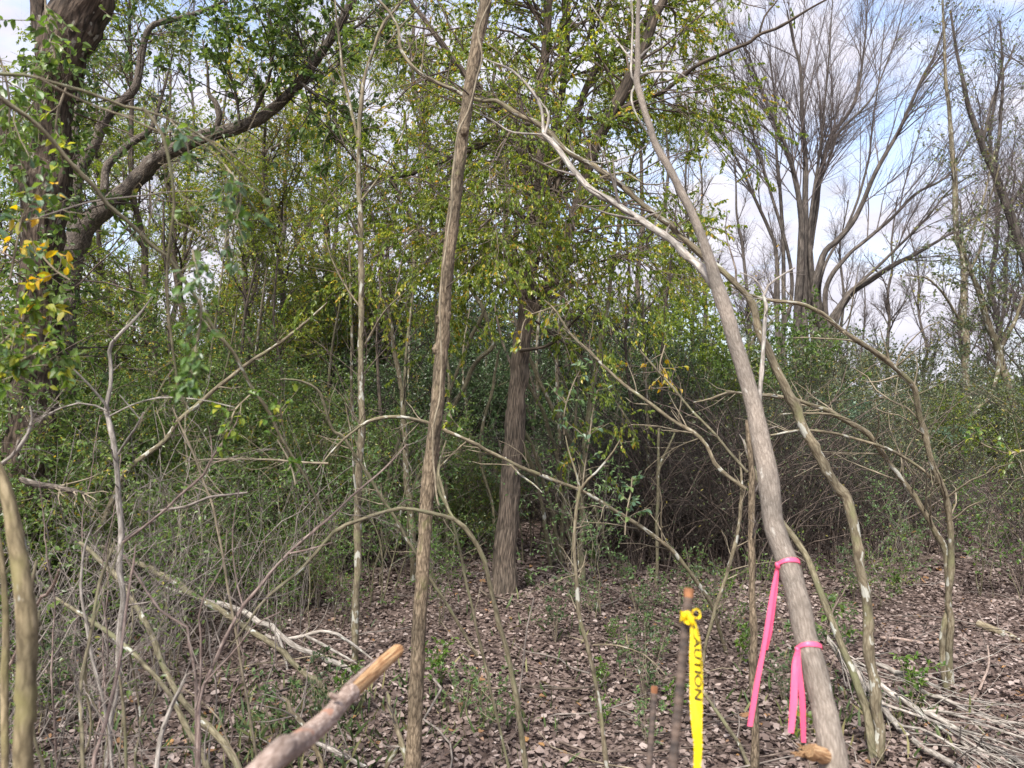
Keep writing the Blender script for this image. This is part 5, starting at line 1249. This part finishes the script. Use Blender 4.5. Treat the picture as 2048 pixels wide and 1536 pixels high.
sprig('yellow sprig drooping right of the pale slanting stem', [(1330, 690, 3), (1320, 730, 3), (1325, 770, 2)], (5.0, 5.0), 60, (0.03, 0.045), ['yellow', 'elm', 'yellow'], 12, (0.1, 0.3), seed=139, droop=0.9)
sprig('leafy green shoots reaching in at the right edge', [(2060, 900, 5), (2010, 905, 4), (1960, 885, 3), (1930, 870, 2)], (7.0, 7.0), 110, (0.04, 0.06), ['green', 'fresh', 'elm'], 14, (0.15, 0.5), seed=140)
sprig('yellow-green weed at the foot of the grey leaning stem', [(1600, 1500, 3), (1605, 1440, 3), (1620, 1410, 2)], (2.6, 2.6), 56, (0.02, 0.032), ['elm', 'green', 'fresh'], 9, (0.05, 0.16), seed=141, cat='weed')
sprig('green weed between the ribbons and the lichen-spotted stem', [(1650, 1290, 3), (1660, 1240, 3), (1675, 1210, 2)], (4.0, 4.0), 90, (0.03, 0.045), ['green', 'dark', 'fresh'], 14, (0.08, 0.25), seed=142, cat='weed')

# low green seedlings (copies)
def seedling(seed, n, kinds, h, lab, grp):
    r = np.random.default_rng(seed)
    root = thing('seedling', lab, 'seedling', (0, 0, 0), grp)
    P = np.zeros((n, 6, 3)); a = r.uniform(0, 6.28, n); o = r.uniform(0.05, 0.35, n) * h
    for k in range(6):
        q = k / 5
        P[:, k] = np.stack([np.cos(a) * o * q, np.sin(a) * o * q, -0.02 + h * q * r.uniform(0.8, 1.0, n)], 1)
    R = np.full((n, 1), 0.0022) * np.linspace(1, 0.5, 6)[None]
    for q in range(n):
        part(root, 'stem', Geo().tubes(P[q], R[q], 5), M['twig_tan'])
    A, Ar = grow(r, P, R, n * 7, t=(0.2, 1), L=(0.08 * h + .03, 0.4 * h), ang=(35, 75), K=4, rmin=0.0008, up=.1)
    part(root, 'twigs', Geo().tubes(A, Ar, 3, cap=False), M['twig_tan'], kind='stuff')
    g = Geo(); leaf_on(r, g, A, n * 42, (0.02, 0.036), 0.5, (0, 1), droop=0.0, flat=1.0)
    part(root, 'foliage', g, M[kinds], kind='stuff')
    return root
GW = 'low green seedlings on the forest floor'
sd = [seedling(800 + k, [5, 4, 6][k], ['leaf_fresh', 'leaf_green', 'leaf_dark'][k], [0.45, 0.3, 0.55][k], 'low green seedling growing out of the leaf litter', GW) for k in range(3)]
r = np.random.default_rng(810)
spots = [(1250, 1330), (1220, 1290), (1290, 1270), (1180, 1240), (1320, 1330), (1270, 1230), (1140, 1210), (1340, 1420), (1290, 1400), (1210, 1380), (1100, 1140), (1180, 1150), (950, 1120), (880, 1130), (1000, 1150), (1060, 1180), (1420, 1240), (1380, 1180), (1450, 1200), (1580, 1360), (1560, 1420), (1620, 1450), (1680, 1300), (700, 1440), (640, 1470), (930, 1430), (880, 1380), (560, 1500), (980, 1470), (1810, 1420), (1900, 1110), (1960, 1060), (1830, 1130), (2010, 1100), (1700, 1190), (1790, 1190), (760, 1130), (600, 1100), (520, 1120), (560, 1070), (470, 1140), (400, 1180), (320, 1120), (650, 1120), (1360, 1260), (1200, 1440), (1110, 1290), (540, 1180), (120, 1400), (180, 1460), (100, 1480), (90, 1330), (1320, 1220), (1240, 1180), (1470, 1330), (1290, 1480)]
sl = []
for k, (px, py) in enumerate(spots):
    D = gd(py); x = (px - 1024) / F * D
    o = sd[k] if k < 3 else dup(sd[int(r.integers(0, 3))], (0, 0, 0), 0)
    o.location = (x, D, float(hz(x, D))); o.rotation_euler = (0, 0, r.uniform(0, 6.28)); s = r.uniform(0.6, 1.15); o.scale = (s, s, s); sl.append((o, px, D, 'low green seedling'))
relabel(sl)

# sparse grass blades
r = np.random.default_rng(820); g = Geo()
for (px, py, n, sp) in ((640, 1460, 260, .3), (600, 1420, 130, .3), (930, 1430, 140, .3), (700, 1500, 160, .3), (1640, 1420, 160, .3), (500, 1510, 180, .35), (1780, 1460, 80, .3), (300, 1480, 160, .5), (150, 1420, 160, .5), (1000, 1250, 60, .6), (1200, 1300, 90, .5)):
    D = gd(py); cx = (px - 1024) / F * D
    x = cx + r.normal(size=n) * sp; y = D + r.normal(size=n) * sp
    d = np.stack([r.normal(size=n) * .5, r.normal(size=n) * .5, np.ones(n)], 1)
    L = r.uniform(0.04, 0.13, n)
    g.leaves(np.stack([x, y, hz(x, y)], 1), d, r.normal(size=(n, 3)), L, np.full(n, 0.0026), r.random(n), curl=0.3)
o = bpy.data.objects.new('grass', g.mesh('grass', M['grass'])); COL.objects.link(o)
prop(o, 'thin tufts of grass poking through the leaf litter', 'grass', kind='stuff')

# --- poles and logs low on the left
LOGS = [
    ('stout tan pole slanting down right to the bottom edge', 'bark_yellow', [(489, 1540, 18), (468, 1505, 18), (431, 1460, 16), (386, 1419, 15), (352, 1371, 14), (328, 1324, 14), (308, 1272, 14), (284, 1221, 13), (256, 1177, 13), (222, 1136, 12), (190, 1105, 11), (164, 1084, 9)], (2.7, 3.3), True, []),
    ('thinner tan pole crossing under the stout tan pole', 'bark_yellow', [(417, 1536, 14), (380, 1455, 12), (345, 1385, 11), (318, 1351, 11), (284, 1313, 10.5), (250, 1283, 11), (205, 1248, 11), (164, 1221, 9), (116, 1190, 7)], (2.5, 2.9), True, []),
    ('long tan log resting on the litter behind the purple shrub', 'bark_yellow', [(700, 1425, 12), (663, 1395, 12), (636, 1363, 12.5), (616, 1354, 13), (587, 1325, 13), (559, 1302, 13.5), (520, 1279, 14), (479, 1255, 14), (427, 1221, 14), (376, 1190, 15), (342, 1170, 15), (308, 1149, 14), (260, 1125, 12), (200, 1098, 9)], (4.15, 4.6), False, []),
    ('forked grey fallen branch lying on the litter left of the sawn stick', 'bark_silver', [(735, 1350, 10), (713, 1344, 10), (674, 1329, 10), (639, 1311, 10.5), (607, 1298, 10.5), (578, 1279, 11), (545, 1257, 11), (520, 1246, 11), (496, 1228, 11), (451, 1211, 11), (386, 1190, 9), (330, 1170, 6)], (4.62, 5.0), False,
        [([(547, 1259, 6), (553, 1264, 6), (562, 1290, 5.5), (570, 1321, 5), (575, 1352, 4)], (4.75, 4.6)), ([(530, 1270, 6), (545, 1277, 6.5), (578, 1277, 6.5), (616, 1269, 6.5), (645, 1262, 6), (674, 1269, 6), (693, 1282, 5), (713, 1298, 4.5), (742, 1321, 3)], (4.8, 4.75)), ([(612, 1272, 5), (618, 1275, 5.5), (655, 1296, 5.5), (693, 1317, 5), (722, 1334, 4)], (4.75, 4.7))]),
    ('crooked bark-shedding branch at the foot of the brown trunk', 'bark_lichen', [(818, 1536, 9), (809, 1500, 9), (799, 1462, 9), (790, 1433, 9), (780, 1410, 9), (783, 1392, 7), (776, 1386, 5)], (3.25, 3.35), True, [([(770, 1540, 9), (784, 1512, 8.5), (797, 1490, 8)], (3.3, 3.3))]),
    ('short white lichened log behind the sawn stick', 'bark_silver', [(735, 1536, 8), (713, 1525, 9), (674, 1504, 9), (639, 1488, 8), (620, 1478, 6)], (3.4, 3.5), False, []),
    ('greenish broken pole poking up behind the sawn stick', 'bark_yellow', [(648, 1540, 12), (643, 1520, 12), (636, 1500, 12), (628, 1488, 11), (622, 1470, 7)], (2.6, 2.6), True, []),
    ('short bent grey branch behind the sawn stick', 'bark_lichen', [(618, 1462, 10), (609, 1452, 10), (597, 1437, 10), (578, 1419, 9), (576, 1400, 7), (564, 1394, 5)], (3.0, 3.1), False, []),
    ('thin stick lying on the litter right of the caution tape', 'bark_olive', [(1500, 1536, 8), (1478, 1488, 7.5), (1444, 1436, 7), (1406, 1385, 6), (1380, 1352, 4)], (3.4, 4.2), False, []),
    ('lichened fallen log reaching in at the right edge', 'bark_lichen', [(2110, 1312, 19), (2048, 1288, 18), (1997, 1264, 17), (1955, 1246, 16)], (5.15, 5.7), False, []),
    ('slim dead branch lying across the litter right of the twin sapling', 'bark_redbrown', [(1925, 1420, 6), (1950, 1395, 6), (1965, 1365, 5), (1978, 1325, 4), (1975, 1290, 2)], (4.1, 4.6), False, []),
    ('two-branched dead stick lying left of the twin sapling', 'bark_redbrown', [(1760, 1275, 6), (1800, 1278, 6), (1850, 1284, 5.5), (1900, 1282, 4)], (5.3, 5.2), False, [([(1750, 1305, 5), (1800, 1298, 5), (1850, 1288, 4)], (5.2, 5.25))]),
    ('thin dead branch lying before the foot of the big tree', 'bark_limb', [(960, 1180, 6), (1000, 1205, 6.5), (1040, 1216, 6), (1090, 1222, 4)], (6.3, 6.05), False, [([(975, 1190, 4), (1010, 1198, 4), (1060, 1216, 3)], (6.2, 6.1))]),
    ('long thin dead branch lying level on the litter in the middle', 'bark_limb', [(930, 1372, 5), (990, 1376, 5), (1060, 1374, 5), (1130, 1376, 4.5), (1200, 1372, 3)], (4.37, 4.38), False, []),
    ('dead branch lying among seedlings behind the caution tape', 'bark_limb', [(1280, 1220, 5), (1340, 1245, 5), (1400, 1265, 5), (1450, 1280, 5), (1500, 1290, 4)], (5.8, 5.2), False, []),
]
for k, (lab, mt, pts, D, gr, br) in enumerate(LOGS):
    if mt == 'bark_yellow': pts = [(x, y, w * 0.78) for (x, y, w) in pts]; mt = 'bark_olive' if k < 3 else mt
    traced('fallen_branch', lab, 'branch', mt, pts, D, ground=gr, sides=14, seed=140 + k, br=br, step=0.03, furrow=0.07, tw=(7, (0.08, 0.3)), twmat='twig_grey', part_name='limb')

# --- silver brush pile lower right
r = np.random.default_rng(160)
brush = [('silver crooked fallen limb heading the brush pile', [(1645, 1262, 9), (1676, 1306, 12), (1696, 1325, 14), (1712, 1340, 14), (1727, 1371, 11), (1735, 1395, 8)], (5.0, 4.35), []),
         ('thick grey limb running along the front of the brush pile', [(1735, 1368, 9), (1758, 1402, 11), (1792, 1450, 12), (1833, 1488, 12), (1881, 1515, 12), (1915, 1537, 12), (1960, 1570, 11)], (4.3, 3.2), [([(1760, 1405, 6), (1800, 1420, 6), (1880, 1450, 5), (1960, 1500, 4), (2030, 1530, 3)], (4.1, 3.5)), ([(1795, 1452, 6), (1850, 1460, 5), (1920, 1500, 4), (1990, 1545, 3)], (3.9, 3.4))]),
         ('long silver limb in the middle of the brush pile', [(1740, 1345, 9), (1768, 1378, 11), (1827, 1419, 11), (1895, 1453, 11), (1963, 1494, 10), (2048, 1535, 9), (2120, 1580, 7)], (4.4, 3.3), [([(1830, 1420, 6), (1900, 1425, 6), (1980, 1455, 5), (2060, 1480, 4)], (4.1, 3.7)), ([(1895, 1453, 6), (1960, 1470, 5), (2040, 1500, 4)], (3.9, 3.5)), ([(1800, 1398, 5), (1860, 1440, 5), (1930, 1490, 4), (1990, 1530, 3)], (4.2, 3.5))]),
         ('upper silver limb along the back of the brush pile', [(1745, 1325, 7), (1790, 1345, 8), (1850, 1385, 8), (1885, 1395, 7), (1960, 1430, 6), (2060, 1470, 5)], (4.6, 3.9), [([(1790, 1345, 5), (1830, 1352, 5), (1880, 1378, 4)], (4.5, 4.35)), ([(1850, 1385, 5), (1920, 1420, 5), (2000, 1440, 4), (2070, 1450, 3)], (4.4, 4.0))])]
for k, (lab, pts, D, br) in enumerate(brush):
    D = tuple(d * 0.955 for d in D); br = [(b_, tuple(d * 0.95 for d in d_)) for (b_, d_) in br]
    traced('fallen_branch', lab, 'branch', 'bark_silver', pts, D, ground=False, sides=12, seed=161 + k, br=br, step=0.03, furrow=0.08,
           tw=(24, (0.25, 0.8), dict(t=(0.1, 1), ang=(8, 30), up=0.07, rmin=0.002, ratio=0.45, rmax=0.005, pull=np.array([0.05, -0.03, -0.012]))), twmat='bark_silver', part_name='limb', brname='side_branch')

# --- the sawn stick in front
r = np.random.default_rng(170)
tip = [at(801, 1296, 1.62), at(761, 1331, 1.56), at(713, 1375, 1.45), at(684, 1404, 1.38), at(655, 1437, 1.30), at(616, 1471, 1.18), at(568, 1506, 1.05), at(520, 1545, 0.96)]
P = np.array(tip[::-1] + [])
ext = np.array([(-0.70, 0.02, -0.05), (-0.69, 0.10, 0.35), (-0.62, 0.28, 0.75), (-0.50, 0.58, 1.0)])
Pf = np.concatenate([ext, P])
Rf = 0.88 * np.array([0.021, 0.021, 0.0205, 0.020, 0.0192, 0.0190, 0.0190, 0.0185, 0.0182, 0.0190, 0.0182, 0.0165])
Q = catmull(np.column_stack([Pf, Rf]), 14)
root = thing('broken_stick', 'freshly broken stick with a peeled orange tip thrusting up in front', 'stick', tuple(Q[0, :3]))
cut = int(len(Q) * 0.79)
part(root, 'bark', Geo().tubes(Q[:cut + 1, :3], Q[:cut + 1, 3], 28, r, 0.06, 0.012, 0.05), M['bark_redbrown'])
q = Q[cut - 8:].copy(); q[:, 3] *= 0.93; q[-2:, 3] *= [0.9, 0.62]
part(root, 'peeled_wood', Geo().tubes(q[:, :3], q[:, 3], 28, r, 0.13, 0.008, 0.09), M['wood_peeled'])
# torn tongues of bark running up the peeled end
for k in range(9):
    a0 = r.uniform(1.6, 4.7); n = r.integers(9, 24); seg = Q[cut - 2:cut - 2 + n]
    ax = nrm(seg[-1, :3] - seg[0, :3]); u = nrm(np.cross(ax, [0, 0, 1.0])); v = np.cross(u, ax)
    o = (math.cos(a0) * u + math.sin(a0) * v)
    Pq = seg[:, :3] + o[None] * (seg[:, 3:4] * 0.90)
    part(root, 'bark_strip', Geo().tubes(Pq, np.linspace(0.006, 0.0015, n), 6, r, 0.2), M['bark_redbrown'])
q = path([(672, 1395, 14), (664, 1391, 11), (660, 1388, 8)], (1.33, 1.32), False, 0.004, 0.02, r)
part(root, 'side_stub', Geo().tubes(q[:, :3], q[:, 3], 10, r, 0.1), M['bark_redbrown'])

# --- steel stakes
def stake(label, top, bottom, rad, seed):
    r = np.random.default_rng(seed)
    a, b = np.array(bottom, float), np.array(top, float)
    root = thing('steel_stake', label, 'stake', tuple(a))
    n = int(np.linalg.norm(b - a) / 0.0025)
    t_ = np.linspace(0, 1, n)
    P = a + (b - a) * t_[:, None]
    rib = np.where((np.arange(n) % 5) == 0, 1.14, np.where((np.arange(n) % 5) == 1, 1.08, 1.0))
    part(root, 'rod', Geo().tubes(P, rad * rib, 14, r), M['rust'])
    ax = nrm(b - a)
    q = np.stack([b - ax * 0.012, b + ax * 0.001, b + ax * 0.003])
    part(root, 'cut_end', Geo().tubes(q, np.array([rad * 1.1, rad * 1.16, rad * 0.9]), 14, r), M['rust_fresh'])
    return root
s_top = at(1378, 1180, 1.27); s_bot = at(1345, 1536, 1.22)
dv = nrm(s_bot - s_top); s_gr = s_bot + dv * ((s_bot[2] + 0.1) / -dv[2])
stake('taller rusty ribbed steel stake with the yellow tape knotted on it', s_top, s_gr, 0.0074, 180)
s2t = at(1309, 1375, 1.70); s2b = at(1298, 1536, 1.66)
dv2 = nrm(s2b - s2t); s2g = s2b + dv2 * ((s2b[2] + 0.1) / -dv2[2])
stake('shorter rusty steel stake left of the taped stake', s2t, s2g, 0.0066, 181)

# --- strips: a flat band with real thickness that follows a centre line
def strip(P, side, W, th=0.0006, cup=0.0):
    """P (K,3) centre line, side (K,3) across vector, W (K) full width"""
    P = np.asarray(P, float); side = nrm(np.asarray(side, float)); K = len(P)
    T = np.gradient(P, axis=0); Nn = nrm(np.cross(T, side))
    cols = np.linspace(-0.5, 0.5, 5)
    V = np.empty((K, 10, 3))
    for j, c in enumerate(cols):
        wr = np.convolve(np.random.default_rng(int(1000 * c) + 900 + K).normal(size=K), [.25, .5, .25], 'same')[:K] * 0.0012 * (abs(c) + .2)
        off = side * (c * W)[:, None] + Nn * (cup * W * (c * c * 4 - 0.5) + wr)[:, None]
        V[:, j] = P + off + Nn * th; V[:, 9 - j] = P + off - Nn * th
    i = np.arange(K - 1)[:, None] * 10; j = np.arange(10)[None]; j2 = (j + 1) % 10
    fq = np.stack([i + j, i + j2, i + 10 + j2, i + 10 + j], -1).reshape(-1, 4)
    ends = [[0, 1, 8, 9], [1, 2, 7, 8], [2, 3, 6, 7], [3, 4, 5, 6]]
    e2 = [[q + (K - 1) * 10 for q in e[::-1]] for e in ends]
    return Geo().add(V, np.concatenate([fq, ends, e2]), None, None, smooth=False), Nn

def trunk_at(py, px):
    q = np.array([GQ[k, :3] for k in range(len(GQ))])
    # the centre-line point whose picture is nearest to the pixel
    rel = q - CAM
    dz = rel @ FW; X = rel[:, 0] / dz * F + 1024; Y = 768 - (rel @ UPV) / dz * F
    k = int(np.argmin((X - px) ** 2 + (Y - py) ** 2))
    return GQ[k, :3], GQ[k, 3], nrm(GQ[k + 2, :3] - GQ[k - 2, :3])

def ribbon(label, px, py, tails, seed, bandw=0.011):
    r = np.random.default_rng(seed)
    c, rad, ax = trunk_at(py, px)
    root = thing('ribbon', label, 'ribbon', tuple(c))
    u = nrm(np.cross(ax, [0, 0, 1.0])); v = np.cross(ax, u)
    ax2 = nrm(ax + u * 0.10)
    th = np.linspace(0, 2 * np.pi, 41)
    rr = rad * 1.06 + 0.0015
    Pb = c + (np.cos(th)[:, None] * u + np.sin(th)[:, None] * v) * rr + ax2[None] * (0.05 * rad * np.sin(th * 2))[:, None]
    g, _ = strip(Pb, np.repeat(ax2[None], 41, 0), bandw * (1 + 0.12 * np.sin(th * 3)))
    part(root, 'band', g, M['ribbon'])
    # knot on the left flank
    kp = c - np.array([1.0, 0, 0]) * rad * 1.05 + np.array([0, -0.35, -0.05]) * rad
    ks = np.linspace(-1, 1, 7)
    Pk = kp + np.stack([ks * 0.006, ks * 0.0, ks * -0.009], 1)
    part(root, 'knot', Geo().tubes(Pk, 0.0065 * np.sqrt(np.maximum(0.06, 1 - ks ** 2)), 10, r, 0.3), M['ribbon'])
    for (pts, D, tw) in tails:
        q = path(pts, D, False, 0.012, 0.0, r)
        q[0, :3] = kp
        K = len(q); s = np.linspace(0, 1, K)
        ang = tw[0] + (tw[1] - tw[0]) * s + 0.05 * np.sin(s * 6 + seed)
        side = np.stack([np.cos(ang), -np.sin(ang), 0.05 * np.sin(s * 6)], 1)
        q[:, 1] += 0.003 * np.sin(s * 5 + seed)
        g, _ = strip(q[:, :3], side, q[:, 3] * 1.5 / np.maximum(0.35, np.cos(ang)), cup=0.10)
        part(root, 'tail', g, M['ribbon'])
ribbon('upper pink ribbon on the grey leaning stem with long narrow tails', 1575, 1128,
       [([(1556, 1134, 6), (1546, 1185, 9), (1536, 1245, 11), (1527, 1295, 11), (1516, 1350, 12), (1507, 1405, 12.5), (1500, 1453, 12)], (2.0, 1.93), (0.6, 0.35)),
        ([(1557, 1136, 5), (1552, 1175, 7), (1546, 1215, 8), (1540, 1262, 7), (1533, 1300, 5)], (2.0, 1.97), (0.7, 0.9))], 190)
ribbon('lower pink ribbon on the grey leaning stem with two wide short tails', 1616, 1300,
       [([(1596, 1303, 10), (1590, 1325, 15), (1588, 1365, 17), (1586, 1415, 17), (1583, 1467, 13)], (1.84, 1.78), (0.2, 0.3)),
        ([(1597, 1305, 10), (1598, 1340, 12), (1603, 1392, 14), (1606, 1440, 13), (1608, 1486, 11)], (1.83, 1.80), (0.4, 0.2))], 191)

# --- caution tape
r = np.random.default_rng(195)
tp = [(1386, 1243, 9), (1388, 1256, 14), (1390, 1272, 18), (1391, 1290, 21), (1392, 1315, 23), (1393, 1345, 24), (1393, 1389, 24.5), (1393, 1420, 24), (1394, 1455, 21), (1396, 1489, 18), (1395, 1520, 16), (1394, 1545, 16), (1396, 1600, 18), (1399, 1680, 20)]
q = path(tp, (1.24, 1.20, 1.19), False, 0.006, 0.0, r)
root = thing('caution_tape', 'yellow tape with black CAUTION lettering knotted to the taller steel stake', 'tape', tuple(q[0, :3]))
K = len(q); s = np.linspace(0, 1, K)
ang = 0.25 + 0.35 * np.sin(s * 5 + 0.4)
side = np.stack([np.cos(ang), -np.sin(ang), np.zeros(K)], 1)
Wt = q[:, 3] * 1.72 / np.cos(ang)
g, Nn = strip(q[:, :3], side, Wt, 0.0005, cup=0.14)
strip_o = part(root, 'strip', g, M['tape'])
kp = at(1383, 1233, 1.245)
sk = np.array(s_top) + (np.array(s_gr) - np.array(s_top)) * ((at(1373, 1233, 1.262)[2] - s_top[2]) / (s_gr[2] - s_top[2]))
th = np.linspace(0, 2 * np.pi, 33)
Pb = sk + np.stack([np.cos(th) * 0.0098, np.sin(th) * 0.0098, 0.002 * np.sin(th * 2)], 1)
g2, _ = strip(Pb, np.tile([0.1, 0, 1.0], (33, 1)), np.full(33, 0.017) * (1 + .2 * np.sin(th * 3)), 0.0005)
part(root, 'band', g2, M['tape'])
def loop(cx, cy, rx, rz, D, tilt):
    c = at(cx, cy, D); th = np.linspace(0, 2 * np.pi, 25)
    Pl = c + np.stack([np.cos(th) * rx, np.sin(th * 2) * 0.003 - 0.002, np.sin(th) * rz], 1)
    sd_ = np.stack([np.sin(th) * 0.3, np.ones(25), np.cos(th) * 0.3 + tilt], 1)
    gg, _ = strip(Pl, sd_, np.full(25, 0.0095) * (1 + 0.25 * np.sin(th * 3)), 0.0005)
    part(root, 'loop', gg, M['tape'])
loop(1372, 1234, 0.0068, 0.0085, 1.245, 0.3); loop(1391, 1227, 0.0070, 0.0075, 1.24, -0.3)
ks = np.linspace(-1, 1, 7)
Pk = at(1382, 1240, 1.236) + np.stack([ks * 0.004, ks * 0, ks * -0.009], 1)
part(root, 'knot', Geo().tubes(Pk, 0.0048 * np.sqrt(np.maximum(0.06, 1 - ks ** 2)), 10, r, 0.3), M['tape'])

def lettering(text, y0, y1, u0, u1, name):
    """letters turned to read downwards, laid on the strip between picture rows y0..y1"""
    cu = bpy.data.curves.new('t', 'FONT'); cu.body = text; cu.offset = 0.03; cu.resolution_u = 3
    o = bpy.data.objects.new('t', cu); COL.objects.link(o)
    dg = bpy.context.evaluated_depsgraph_get()
    me = bpy.data.meshes.new_from_object(o.evaluated_get(dg))
    bpy.data.objects.remove(o); bpy.data.curves.remove(cu)
    me.name = name
    co = np.empty(len(me.vertices) * 3); me.vertices.foreach_get('co', co); co = co.reshape(-1, 3)
    x = (co[:, 0] - co[:, 0].min()) / np.ptp(co[:, 0]); y = (co[:, 1] - co[:, 1].min()) / np.ptp(co[:, 1])
    rel = q[:, :3] - CAM; Y = 768 - (rel @ UPV) / (rel @ FW) * F
    sv = np.interp(y0 + (y1 - y0) * x, Y, np.arange(K))
    out = np.empty_like(co)
    for c_ in range(3):
        cen = np.interp(sv, np.arange(K), q[:, c_]); sd_ = np.interp(sv, np.arange(K), nrm(side)[:, c_]); nn = np.interp(sv, np.arange(K), Nn[:, c_])
        w = np.interp(sv, np.arange(K), Wt); uu = u0 + (u1 - u0) * y
        out[:, c_] = cen + sd_ * uu * w + nn * (0.14 * w * (uu * uu * 4 - 0.5))
        sgn = -1 if Nn[K // 3, 1] > 0 else 1
        out[:, c_] += nn * sgn * 0.0011
    out -= np.array(root.location)
    me.vertices.foreach_set('co', out.astype(np.float32).ravel()); me.update()
    me.materials.clear(); me.materials.append(M['ink'])
    ob = bpy.data.objects.new(name, me); COL.objects.link(ob); ob.parent = strip_o
lettering('CAUTION', 1250, 1400, -0.20, 0.46, 'lettering')
